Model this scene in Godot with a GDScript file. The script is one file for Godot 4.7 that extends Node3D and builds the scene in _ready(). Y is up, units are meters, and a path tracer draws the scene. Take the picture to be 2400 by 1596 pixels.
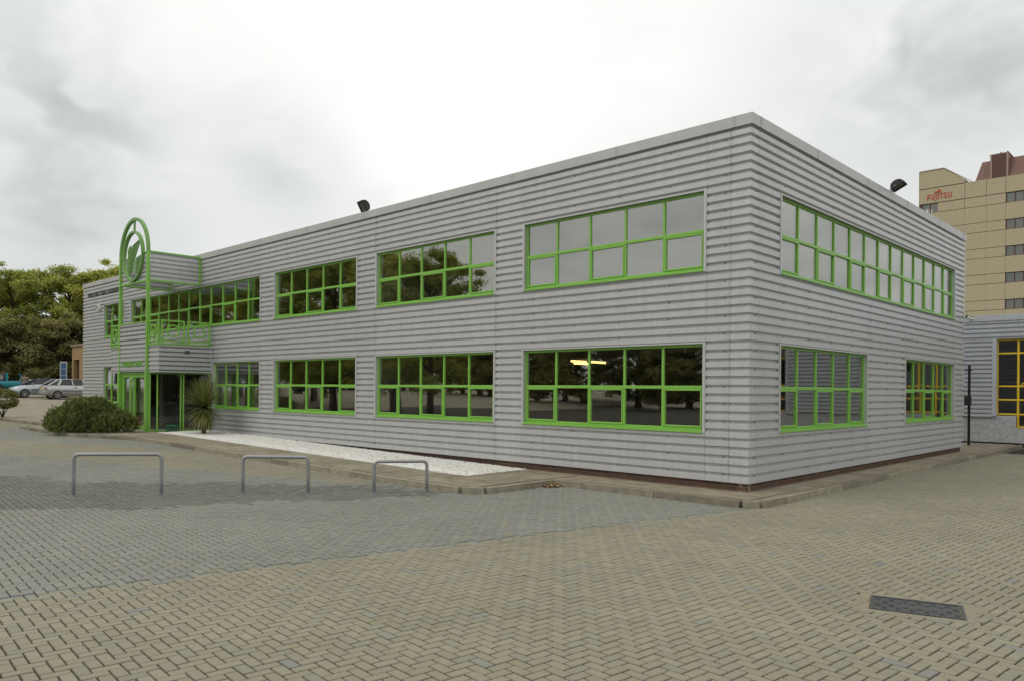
extends Node3D
# A two-storey silver clad office building with green windows, seen across a block-paved yard.
# y is up; y = 0 is the lower edge of the cladding; the near corner of the building is at x = 0, z = 0.
# The long front runs along -x (facing +z), the short side along -z (facing +x).

const PITCH := 0.172      # one rib of the cladding
const RIB := 0.056        # depth of a rib
const EYE := Vector3(6.864, 1.752, 13.757)
const YAW := 43.66

var M := {}
var taken := {}
var shapes := {}
var rng := RandomNumberGenerator.new()
var framed: Node = null
var frame := Transform3D.IDENTITY


func _ready() -> void:
	rng.seed = 20
	camera_and_light()
	make_materials()
	ground_and_paving()
	footpaths()
	office_building()
	entrance()
	unit_building()
	tower()
	left_background()
	yard_objects()
	planting()
	trees()


func camera_and_light() -> void:
	var cam := Camera3D.new()
	cam.name = "camera"
	var fw := Vector3(-sin(deg_to_rad(YAW)), 0, -cos(deg_to_rad(YAW)))
	var rt := Vector3(cos(deg_to_rad(YAW)), 0, -sin(deg_to_rad(YAW)))
	var roll := deg_to_rad(0.52)
	var bx := rt * cos(roll) + Vector3.UP * sin(roll)
	var by := Vector3.UP * cos(roll) - rt * sin(roll)
	cam.transform = Transform3D(Basis(bx, by, -fw), EYE)
	var near := 0.1
	cam.set_frustum(near * 1596.0 / 1805.0, Vector2(0, near * 115.0 / 1805.0), near, 900.0)
	add_child(cam)
	cam.current = true
	var env := Environment.new()
	env.background_mode = Environment.BG_SKY
	var sky := Sky.new()
	sky.sky_material = overcast_sky()
	env.sky = sky
	env.tonemap_mode = Environment.TONE_MAPPER_LINEAR
	env.tonemap_exposure = 0.95
	env.sdfgi_enabled = true
	env.ssao_enabled = true
	env.ssil_enabled = true
	var we := WorldEnvironment.new()
	we.name = "world_environment"
	we.environment = env
	add_child(we)
	var sun := DirectionalLight3D.new()
	sun.name = "sun"
	sun.light_energy = 0.3
	sun.light_angular_distance = 25.0
	sun.light_color = Color(1.0, 0.965, 0.91)
	sun.shadow_enabled = true
	sun.look_at_from_position(Vector3(-4, 9, 5.5), Vector3.ZERO)
	add_child(sun)


func overcast_sky() -> PanoramaSkyMaterial:
	# a closed layer of cloud: bright where it is thin, grey in flat banks that close up towards the horizon
	var w := 1536
	var h := 768
	var big := FastNoiseLite.new()
	big.seed = 11
	big.frequency = 0.55
	big.fractal_octaves = 5
	big.fractal_gain = 0.5
	var fine := FastNoiseLite.new()
	fine.seed = 5
	fine.frequency = 1.7
	fine.fractal_octaves = 5
	fine.fractal_gain = 0.55
	var banks := [ # direction, reach, depth of the grey banks
		[Vector3(-.898, .37, -.237), .17, .24], [Vector3(-.908, .288, -.303), .07, .10], [Vector3(-.841, .311, -.443), .09, .13],
		[Vector3(-.936, .225, -.269), .13, .17], [Vector3(-.834, .242, -.496), .11, .17], [Vector3(-.952, .161, -.262), .09, .12],
		[Vector3(-.317, .372, -.873), .20, .15], [Vector3(-.175, .369, -.913), .12, .24], [Vector3(-.364, .323, -.874), .09, .07],
		[Vector3(-.911, .172, -.375), .07, .10], [Vector3(-.25, .25, -.93), .12, .10]]
	var im := Image.create(w, h, false, Image.FORMAT_RGBF)
	im.fill(Color(0.5, 0.5, 0.49))
	for j in range(0, h / 2 + 2):
		var el := (0.5 - (j + 0.5) / h) * PI
		var y := sin(el)
		var c := cos(el)
		for i in w:
			var az := (i + 0.5) / w * TAU # the first column lies towards -z
			var d := Vector3(sin(az) * c, y, -cos(az) * c)
			var s := 1.0 / (maxf(y, 0.0) + 0.22)
			var p := Vector3(d.x * s * 1.4, d.z * s * 1.4, 0.0)
			var wob := fine.get_noise_3dv(p * 0.8 + Vector3(3, 9, 0)) * 0.35
			var a := big.get_noise_3d(p.x + wob, p.y - wob, 0.3)
			var b := fine.get_noise_3d(p.x * 0.9 + a, p.y * 0.9, 4.0)
			var l := 0.965 + 0.10 * smoothstep(0.1, 0.8, y)
			l -= 0.15 * smoothstep(0.42, 0.0, y)
			l += a * 0.12 + b * (0.10 + 0.08 * smoothstep(0.45, 0.15, y))
			# the cloud is thinnest, and brightest, up and to the left of the roof
			l += 0.08 * exp(-(d - Vector3(-.738, .44, -.52)).length_squared() / 0.16)
			for k in banks:
				var g: float = (d - k[0]).length_squared() / (k[1] * k[1])
				if g < 4.0:
					l -= 1.0 * k[2] * exp(-g * 1.4) * (0.75 + 1.3 * b + 0.8 * a)
			l = maxf(l, 0.5)
			var cool := clampf((1.0 - l) * 0.10, 0.0, 0.05)
			im.set_pixel(i, j, Color(l * (0.99 - cool), l, l * (0.975 + cool * 0.6)))
	var m := PanoramaSkyMaterial.new()
	m.panorama = ImageTexture.create_from_image(im)
	m.energy_multiplier = 1.04
	return m


# ---------------------------------------------------------------- helpers

func lin(r: float, g: float, b: float) -> Color:
	return Color(r, g, b).linear_to_srgb()


func mat(called: String, c: Color, rough := 0.8, metal := 0.0) -> StandardMaterial3D:
	var m := StandardMaterial3D.new()
	m.resource_name = called
	m.albedo_color = c
	m.roughness = rough
	m.metallic = metal
	M[called] = m
	return m


func over(m: StandardMaterial3D, tex: Texture2D, scale: float, world := true) -> StandardMaterial3D:
	m.albedo_texture = tex
	m.uv1_triplanar = true
	m.uv1_world_triplanar = world
	m.uv1_scale = Vector3.ONE * scale
	return m


func noise_tex(sd: int, freq: float, lo: float, hi: float, oct := 4, size := 512) -> ImageTexture:
	var n := FastNoiseLite.new()
	n.seed = sd
	n.frequency = freq
	n.fractal_octaves = oct
	var im := n.get_seamless_image(size, size)
	im.convert(Image.FORMAT_RGB8)
	for y in size:
		for x in size:
			var v := lerpf(lo, hi, im.get_pixel(x, y).r)
			im.set_pixel(x, y, Color(v, v, v))
	return ImageTexture.create_from_image(im)


func grain_tex(sd: int, base: float, spread: float, light: float, dark: float, size := 512) -> ImageTexture:
	# exposed aggregate: salt and pepper grains over a mottled ground
	var r := RandomNumberGenerator.new()
	r.seed = sd
	var n := FastNoiseLite.new()
	n.seed = sd
	n.frequency = 0.03
	var mott := n.get_seamless_image(size, size)
	var im := Image.create(size, size, false, Image.FORMAT_RGB8)
	for y in size:
		for x in size:
			var v := base + r.randf_range(-spread, spread) + (mott.get_pixel(x, y).r - 0.5) * 0.16
			im.set_pixel(x, y, Color(v, v, v))
	for k in int(size * size * light):
		var v := r.randf_range(0.9, 1.0)
		var px := r.randi_range(0, size - 2)
		var py := r.randi_range(0, size - 2)
		im.fill_rect(Rect2i(px, py, r.randi_range(1, 2), r.randi_range(1, 2)), Color(v, v, v * 0.96))
	for k in int(size * size * dark):
		var v := r.randf_range(0.3, 0.5)
		im.fill_rect(Rect2i(r.randi_range(0, size - 2), r.randi_range(0, size - 2), r.randi_range(1, 2), 1), Color(v, v, v))
	return ImageTexture.create_from_image(im)


func numbered(called: String) -> String:
	var n: int = taken.get(called, 0)
	taken[called] = n + 1
	return called if n == 0 else "%s_%03d" % [called, n]


func metas(o: Node, label: String, category: String, group := "") -> void:
	o.set_meta("label", label)
	o.set_meta("category", category)
	if group:
		o.set_meta("group", group)


func thing(called: String, label: String, category: String, at := Vector3.ZERO, turn := 0.0, group := "") -> Node3D:
	var o := Node3D.new()
	o.name = numbered(called)
	add_child(o)
	o.position = at
	o.rotation.y = turn
	metas(o, label, category, group)
	return o


func structure(called: String) -> Node3D:
	var o := Node3D.new()
	o.name = numbered(called)
	add_child(o)
	o.set_meta("kind", "structure")
	return o


func group_part(called: String, parent: Node, at := Transform3D.IDENTITY) -> Node3D:
	var o := Node3D.new()
	o.name = called
	parent.add_child(o, true)
	o.transform = frame * at if parent == framed else at
	return o


func part(mesh, called: String, material: Material, parent: Node, at := Transform3D.IDENTITY) -> MeshInstance3D:
	var o := MeshInstance3D.new()
	o.name = called
	o.mesh = finish(mesh) if mesh is SurfaceTool else mesh
	o.material_override = material
	parent.add_child(o, true)
	o.transform = frame * at if parent == framed else at
	return o


func stuff(o: Node) -> Node:
	o.set_meta("kind", "stuff")
	return o


func S(smooth := false) -> SurfaceTool:
	var st := SurfaceTool.new()
	st.begin(Mesh.PRIMITIVE_TRIANGLES)
	st.set_smooth_group(0 if smooth else -1)
	return st


func finish(st: SurfaceTool) -> ArrayMesh:
	st.generate_normals()
	return st.commit()


func tri(st: SurfaceTool, a: Vector3, b: Vector3, c: Vector3, out: Vector3) -> void:
	if (c - a).cross(b - a).dot(out) < 0.0:
		st.add_vertex(a); st.add_vertex(c); st.add_vertex(b)
	else:
		st.add_vertex(a); st.add_vertex(b); st.add_vertex(c)


func q(st: SurfaceTool, a: Vector3, b: Vector3, c: Vector3, d: Vector3, out: Vector3) -> void:
	tri(st, a, b, c, out)
	tri(st, a, c, d, out)


func add_box(st: SurfaceTool, lo: Vector3, hi: Vector3, bev := 0.0) -> void:
	var c := (lo + hi) * 0.5
	var h := (hi - lo) * 0.5
	for ax in 3:
		var u := (ax + 1) % 3
		var v := (ax + 2) % 3
		for s in [-1.0, 1.0]:
			var p := []
			for t in [[-1, -1], [1, -1], [1, 1], [-1, 1]]:
				var x := Vector3.ZERO
				x[ax] = s * h[ax]
				x[u] = t[0] * (h[u] - bev)
				x[v] = t[1] * (h[v] - bev)
				p.append(c + x)
			var n := Vector3.ZERO
			n[ax] = s
			q(st, p[0], p[1], p[2], p[3], n)
			if bev > 0.0:
				for t in [-1.0, 1.0]:
					var e := []
					for k in [-1.0, 1.0]:
						var x := Vector3.ZERO
						x[ax] = s * h[ax]
						x[u] = t * (h[u] - bev)
						x[v] = k * (h[v] - bev)
						e.append(c + x)
					for k in [1.0, -1.0]:
						var x := Vector3.ZERO
						x[ax] = s * (h[ax] - bev)
						x[u] = t * h[u]
						x[v] = k * (h[v] - bev)
						e.append(c + x)
					var no := Vector3.ZERO
					no[ax] = s
					no[u] = t
					q(st, e[0], e[1], e[2], e[3], no)
	if bev > 0.0:
		for sx in [-1.0, 1.0]:
			for sy in [-1.0, 1.0]:
				for sz in [-1.0, 1.0]:
					var b := h - Vector3.ONE * bev
					tri(st, c + Vector3(sx * h.x, sy * b.y, sz * b.z), c + Vector3(sx * b.x, sy * h.y, sz * b.z), c + Vector3(sx * b.x, sy * b.y, sz * h.z), Vector3(sx, sy, sz))


func box_shape(size: Vector3, bev := 0.0) -> ArrayMesh:
	var key := "%.4f %.4f %.4f %.4f" % [size.x, size.y, size.z, bev]
	if not shapes.has(key):
		var st := S()
		add_box(st, -size * 0.5, size * 0.5, bev)
		shapes[key] = finish(st)
	return shapes[key]


func block(called: String, material: Material, parent: Node, lo: Vector3, hi: Vector3, bev := 0.0) -> MeshInstance3D:
	return part(box_shape((hi - lo).abs(), bev), called, material, parent, Transform3D(Basis.IDENTITY, (lo + hi) * 0.5))


func along(a: Vector3, b: Vector3, up := Vector3.UP) -> Transform3D:
	# local x runs from a to b, the origin lies halfway
	var x := (b - a).normalized()
	var z := x.cross(up).normalized()
	return Transform3D(Basis(x, z.cross(x), z), (a + b) * 0.5)


func bar(called: String, material: Material, parent: Node, a: Vector3, b: Vector3, hgt: float, dep: float, bev := 0.0, up := Vector3.UP) -> MeshInstance3D:
	return part(box_shape(Vector3(a.distance_to(b), hgt, dep), bev), called, material, parent, along(a, b, up))


func tube(st: SurfaceTool, pts: Array, rad, n := 8, cap := true) -> void:
	var rings := []
	var side := Vector3.ZERO
	for i in pts.size():
		var p: Vector3 = pts[i]
		var t: Vector3 = (pts[mini(i + 1, pts.size() - 1)] - pts[maxi(i - 1, 0)]).normalized()
		if side == Vector3.ZERO:
			side = t.cross(Vector3.UP if absf(t.y) < 0.9 else Vector3.RIGHT)
		side = (side - t * side.dot(t)).normalized()
		var other := t.cross(side)
		var r: float = rad[i] if rad is Array else rad
		var ring := []
		for k in n:
			var a := TAU * k / n
			ring.append(p + (side * cos(a) + other * sin(a)) * r)
		rings.append(ring)
	for i in pts.size() - 1:
		var mid: Vector3 = (pts[i] + pts[i + 1]) * 0.5
		for k in n:
			var a: Vector3 = rings[i][k]
			var b: Vector3 = rings[i][(k + 1) % n]
			var c: Vector3 = rings[i + 1][(k + 1) % n]
			var d: Vector3 = rings[i + 1][k]
			q(st, a, b, c, d, (a + b + c + d) * 0.25 - mid)
	if cap:
		for e in [0, pts.size() - 1]:
			var o: Vector3 = pts[e] - pts[1 if e == 0 else e - 1]
			for k in n:
				tri(st, pts[e], rings[e][k], rings[e][(k + 1) % n], o)


func tube_part(called: String, material: Material, parent: Node, pts: Array, rad, n := 8) -> MeshInstance3D:
	var st := S(true)
	tube(st, pts, rad, n)
	return part(st, called, material, parent)


func ring_shape(r0: float, r1: float, depth: float, a0 := 0.0, a1 := TAU, n := 40) -> ArrayMesh:
	# a flat-sided hoop in the xy plane, its depth along z
	var st := S()
	var full := a1 - a0 > TAU - 0.01
	var h := depth * 0.5
	for k in n:
		var a := lerpf(a0, a1, float(k) / n)
		var b := lerpf(a0, a1, float(k + 1) / n)
		var u := Vector3(cos(a), sin(a), 0)
		var v := Vector3(cos(b), sin(b), 0)
		var z := Vector3(0, 0, h)
		q(st, u * r1 - z, u * r1 + z, v * r1 + z, v * r1 - z, u)
		q(st, u * r0 - z, u * r0 + z, v * r0 + z, v * r0 - z, -u)
		q(st, u * r0 + z, u * r1 + z, v * r1 + z, v * r0 + z, Vector3.BACK)
		q(st, u * r0 - z, u * r1 - z, v * r1 - z, v * r0 - z, Vector3.FORWARD)
		if not full and k == 0:
			q(st, u * r0 - z, u * r1 - z, u * r1 + z, u * r0 + z, -u.cross(Vector3.BACK) * -1.0)
		if not full and k == n - 1:
			q(st, v * r0 - z, v * r1 - z, v * r1 + z, v * r0 + z, v.cross(Vector3.BACK))
	return finish(st)


func letters(text: String, called: String, material: Material, parent: Node, left: Vector3, right_dir: Vector3, out: Vector3, width: float, hgt: float, depth: float, narrow := 0.85, font_name := "Droid Sans", weight := 400) -> void:
	# one mesh for each letter, laid out by the font's own widths and stretched to the given width and capital height
	var f := SystemFont.new()
	f.font_names = PackedStringArray([font_name])
	f.font_weight = weight
	var total := f.get_string_size(text, HORIZONTAL_ALIGNMENT_LEFT, -1, 64).x
	var sx := width / total
	for i in text.length():
		if text[i] == " ":
			continue
		var at := f.get_string_size(text.substr(0, i), HORIZONTAL_ALIGNMENT_LEFT, -1, 64).x
		var key := "letter " + text[i] + called
		if not shapes.has(key):
			var t := TextMesh.new()
			t.text = text[i]
			t.font = f
			t.font_size = 64
			t.pixel_size = 1.0
			t.depth = 1.0
			t.curve_step = 2.0
			t.horizontal_alignment = HORIZONTAL_ALIGNMENT_LEFT
			t.vertical_alignment = VERTICAL_ALIGNMENT_TOP
			shapes[key] = t
		var cap := 64.0 * 0.71
		var b := Basis(right_dir * sx * narrow, Vector3.UP * (hgt / cap), out * depth)
		# the baseline lies one ascent below the top of the text
		var asc := f.get_ascent(64)
		part(shapes[key], called, material, parent, Transform3D(b, left + right_dir * at * sx + Vector3.UP * asc * hgt / cap))


func use_frame(o: Node, origin := Vector3.ZERO, face := Vector3.BACK) -> void:
	# parts added to this thing from now on are laid out on a wall: x to the right along it seen from outside, y up, z out
	framed = o
	frame = Transform3D(Basis(Vector3.UP.cross(face), Vector3.UP, face), origin)


func rib_profile(y0: float, y1: float) -> Array:
	var raw := []
	for k in range(int(floor(y0 / PITCH)) - 1, int(ceil(y1 / PITCH)) + 1):
		var y := k * PITCH
		raw.append_array([Vector2(y, 0), Vector2(y + 0.098, 0), Vector2(y + 0.116, -RIB), Vector2(y + 0.146, -RIB)])
	var out := []
	for i in raw.size() - 1:
		var a: Vector2 = raw[i]
		var b: Vector2 = raw[i + 1]
		if b.x <= y0 or a.x >= y1:
			continue
		if a.x < y0:
			a = a.lerp(b, (y0 - a.x) / (b.x - a.x))
		if b.x > y1:
			b = a.lerp(b, (y1 - a.x) / (b.x - a.x))
		if out.is_empty():
			out.append(a)
		out.append(b)
	return out


func clad_shape(x0: float, x1: float, y0: float, y1: float, mit0 := 0.0, mit1 := 0.0) -> ArrayMesh:
	var st := S()
	var p := rib_profile(y0, y1)
	for i in p.size() - 1:
		var a: Vector2 = p[i]
		var b: Vector2 = p[i + 1]
		q(st, Vector3(x0 - mit0 * a.y, a.x, a.y), Vector3(x1 + mit1 * a.y, a.x, a.y), Vector3(x1 + mit1 * b.y, b.x, b.y), Vector3(x0 - mit0 * b.y, b.x, b.y), Vector3(0, (a.y - b.y) * 2.0, 1))
		# the sheet has a thickness
		q(st, Vector3(x0 - mit0 * a.y, a.x, a.y - 0.004), Vector3(x1 + mit1 * a.y, a.x, a.y - 0.004), Vector3(x1 + mit1 * b.y, b.x, b.y - 0.004), Vector3(x0 - mit0 * b.y, b.x, b.y - 0.004), Vector3(0, 0, -1))
	return finish(st)


func clad_with_hole(x0: float, x1: float, y0: float, y1: float, c: Vector2, r: float) -> ArrayMesh:
	var st := S()
	var p := rib_profile(y0, y1)
	var f := []
	for i in p.size() - 1:
		for k in 4:
			f.append(p[i].lerp(p[i + 1], k / 4.0))
	f.append(p[-1])
	for i in f.size() - 1:
		var a: Vector2 = f[i]
		var b: Vector2 = f[i + 1]
		var wa := sqrt(maxf(0.0, r * r - (a.x - c.y) * (a.x - c.y)))
		var wb := sqrt(maxf(0.0, r * r - (b.x - c.y) * (b.x - c.y)))
		for dz in [0.0, -0.004]:
			var n := Vector3(0, 0, 1 if dz == 0.0 else -1)
			q(st, Vector3(x0, a.x, a.y + dz), Vector3(c.x - wa, a.x, a.y + dz), Vector3(c.x - wb, b.x, b.y + dz), Vector3(x0, b.x, b.y + dz), n)
			q(st, Vector3(c.x + wa, a.x, a.y + dz), Vector3(x1, a.x, a.y + dz), Vector3(x1, b.x, b.y + dz), Vector3(c.x + wb, b.x, b.y + dz), n)
	return finish(st)


func sheet(parent: Node, x0: float, x1: float, y0: float, y1: float, mit0 := 0.0, mit1 := 0.0, called := "cladding_sheet") -> void:
	# one length of ribbed sheet and the insulated wall behind it
	part(clad_shape(x0 + (0.0 if mit0 else 0.004), x1 - (0.0 if mit1 else 0.004), y0, y1, mit0, mit1), called, M["clad%d" % (rng.randi() % 4)], parent)
	block("lining", M.lining, parent, Vector3(x0 + 0.16 * mit0, y0, -0.17), Vector3(x1 - 0.16 * mit1, y1, -0.066))


# ---------------------------------------------------------------- materials

func make_materials() -> void:
	var film := noise_tex(3, 0.008, 0.94, 1.0, 5)
	var fine := noise_tex(8, 0.03, 0.93, 1.0, 4)
	var stone := grain_tex(7, 0.86, 0.10, 0.03, 0.02)
	var soft := grain_tex(9, 0.92, 0.06, 0.006, 0.006)
	var stain := noise_tex(21, 0.012, 0.80, 1.0, 5)
	for k in 4:
		var t: float = [1.0, 0.98, 1.015, 0.965][k]
		over(mat("clad%d" % k, lin(0.56 * t, 0.563 * t, 0.565 * t), 0.4, 0.15), film, 0.35).uv1_scale = Vector3(0.9, 0.14, 0.9) # dirt drawn down the wall by rain
	over(mat("flashing", lin(0.50, 0.50, 0.49), 0.4, 0.15), film, 0.3)
	over(mat("trim", lin(0.55, 0.555, 0.55), 0.4, 0.15), film, 0.5)
	mat("lining", lin(0.22, 0.22, 0.21), 0.9)
	mat("screw", lin(0.10, 0.10, 0.095), 0.5, 0.4)
	over(mat("green", lin(0.235, 0.52, 0.08), 0.38), fine, 0.8)
	over(mat("green_old", lin(0.18, 0.36, 0.09), 0.45), fine, 0.6)
	over(mat("yellow", lin(0.78, 0.54, 0.03), 0.4), fine, 0.8)
	# solar glass: a thin metal coat on the outer sheet throws back part of the light and lets the rest through
	var white := Image.create(4, 4, false, Image.FORMAT_RGB8)
	white.fill(Color.WHITE)
	var coat := mat("coated_glass", Color(0.95, 0.95, 0.92, 0.345), 0.015, 1.0)
	coat.transparency = BaseMaterial3D.TRANSPARENCY_ALPHA
	coat.albedo_texture = ImageTexture.create_from_image(white)
	var glass := mat("glass", Color(0.02, 0.02, 0.02, 0.0), 0.0)
	glass.transparency = BaseMaterial3D.TRANSPARENCY_ALPHA
	mat("car_glass", lin(0.03, 0.035, 0.04), 0.05)
	over(mat("carpet", lin(0.09, 0.09, 0.092), 0.95), fine, 2.0)
	over(mat("inside_wall", lin(0.16, 0.155, 0.145), 0.9), film, 0.4)
	over(mat("ceiling", lin(0.3, 0.3, 0.29), 0.9), film, 0.4)
	mat("roof", lin(0.12, 0.12, 0.12), 0.9)
	over(mat("brick", lin(0.155, 0.09, 0.066), 0.85), stone, 3.0)
	over(mat("brick_dark", lin(0.13, 0.08, 0.062), 0.85), stone, 3.0)
	over(mat("brick_red", lin(0.19, 0.095, 0.066), 0.85), stone, 3.0)
	over(mat("mortar", lin(0.33, 0.27, 0.19), 0.95), soft, 2.0)
	# paving
	var tans := [[.328, .303, .218], [.317, .293, .214], [.343, .317, .228], [.318, .292, .202], [.302, .284, .218], [.332, .31, .228]]
	for k in 6:
		var c: Array = tans[k]
		over(mat("paver%d" % k, lin(c[0], c[1], c[2]), 0.88), stone, 4.0)
	var greys := [[0.274, 0.281, 0.235], [0.290, 0.296, 0.246], [0.274, 0.271, 0.254]]
	for k in 3:
		var c: Array = greys[k]
		over(mat("paver_grey%d" % k, lin(c[0], c[1], c[2]), 0.86), stone, 4.0)
	var many := over(mat("pavers", Color.WHITE, 0.88), stone, 4.0)
	many.vertex_color_use_as_albedo = true
	over(mat("joint_sand", lin(0.033, 0.031, 0.019), 1.0), soft, 3.0)
	over(mat("far_paving", lin(0.30, 0.27, 0.20), 0.9), stain, 0.12)
	for k in 3:
		var t: float = [1.0, 0.86, 1.12][k]
		var m := over(mat("slab%d" % k, lin(0.42 * t, 0.37 * t, 0.265 * t), 0.9), stone, 2.2)
		m.detail_enabled = true
		m.detail_albedo = stain
		m.detail_blend_mode = BaseMaterial3D.BLEND_MODE_MUL
		m.uv2_triplanar = true
		m.uv2_world_triplanar = true
		m.uv2_scale = Vector3.ONE * 0.4
		m.detail_uv_layer = BaseMaterial3D.DETAIL_UV_2
	for k in 3:
		var t: float = [1.0, 0.82, 0.68][k]
		over(mat("kerb%d" % k, lin(0.36 * t, 0.325 * t, 0.245 * t), 0.9), stain, 0.7)
	over(mat("gravel_base", lin(0.72, 0.71, 0.67), 1.0), soft, 3.0)
	var peb := mat("pebbles", Color.WHITE, 0.75)
	peb.vertex_color_use_as_albedo = true
	over(mat("soil", lin(0.06, 0.045, 0.03), 1.0), stone, 2.0)
	mat("moss", lin(0.075, 0.09, 0.02), 1.0)
	over(mat("iron", lin(0.085, 0.085, 0.085), 0.55, 0.35), stain, 3.0)
	over(mat("galvanised", lin(0.33, 0.33, 0.35), 0.42, 0.4), fine, 1.5)
	mat("black_paint", lin(0.012, 0.012, 0.013), 0.4)
	mat("black_plastic", lin(0.02, 0.02, 0.02), 0.6)
	mat("white_plastic", lin(0.66, 0.68, 0.64), 0.45)
	mat("lamp_glass", lin(0.17, 0.17, 0.165), 0.08, 0.3)
	mat("crate_green", lin(0.02, 0.13, 0.06), 0.45)
	mat("letter_dark", lin(0.07, 0.07, 0.065), 0.5)
	over(mat("white_brick", lin(0.50, 0.51, 0.53), 0.75), stain, 0.8)
	over(mat("unit_clad", lin(0.47, 0.49, 0.53), 0.4, 0.15), film, 0.3)
	var conc := over(mat("concrete", lin(0.72, 0.635, 0.43), 0.95), stone, 0.75)
	conc.detail_enabled = true
	conc.detail_albedo = noise_tex(44, 0.16, 0.80, 1.0, 3)
	conc.detail_blend_mode = BaseMaterial3D.BLEND_MODE_MUL
	conc.uv2_triplanar = true
	conc.uv2_world_triplanar = true
	conc.uv2_scale = Vector3.ONE * 0.07
	conc.detail_uv_layer = BaseMaterial3D.DETAIL_UV_2
	mat("tower_core", lin(0.045, 0.035, 0.025), 0.95)
	mat("tower_frame", lin(0.10, 0.028, 0.02), 0.6)
	mat("tower_glass", lin(0.16, 0.165, 0.15), 0.08, 0.7)
	over(mat("copper_roof", lin(0.19, 0.105, 0.085), 0.7), film, 0.2)
	mat("copper_trim", lin(0.30, 0.22, 0.17), 0.7)
	mat("sign_red", lin(0.55, 0.045, 0.02), 0.5)
	over(mat("tan_render", lin(0.36, 0.235, 0.115), 0.9), film, 0.3)
	mat("dark_door", lin(0.05, 0.022, 0.012), 0.7)
	mat("sign_blue", lin(0.06, 0.13, 0.28), 0.5)
	mat("sign_white", lin(0.55, 0.56, 0.55), 0.5)
	over(mat("bark", lin(0.075, 0.055, 0.035), 0.95), stone, 2.0)
	for n in ["leaves", "needles", "blades", "litter"]:
		var m := mat(n, Color.WHITE, 0.55 if n == "blades" else 0.7)
		m.vertex_color_use_as_albedo = true
		m.cull_mode = BaseMaterial3D.CULL_DISABLED
		if n == "leaves" or n == "blades":
			m.backlight_enabled = true
			m.backlight = Color(0.85, 0.85, 0.5)


# ---------------------------------------------------------------- ground

func yard(x: float) -> float:
	# level of the yard: it rises gently along the building and again beyond its far end
	var y := lerpf(-0.28, -0.08, clampf((-6.0 - x) / 15.0, 0.0, 1.0))
	y += 0.74 * smoothstep(-43.5, -53.5, x)
	return y + 0.022 * clampf(-54.0 - x, 0.0, 22.0)


func path_level(x: float) -> float:
	return yard(x) + 0.12


func kerb_line(x: float) -> float:
	# outer edge of the footpath and of the planted bed, as z over x
	if x > 0.66:
		return -99.0
	if x > -3.95:
		return 1.12
	if x > -20.5:
		return 3.5
	if x > -25.0:
		var t := (-20.5 - x) / 4.5
		return lerpf(3.5, 4.6, t * (2.0 - t))
	if x > -30.8:
		return 4.6 - 0.1 * (-25.0 - x) / 5.8
	return 3.02


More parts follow.
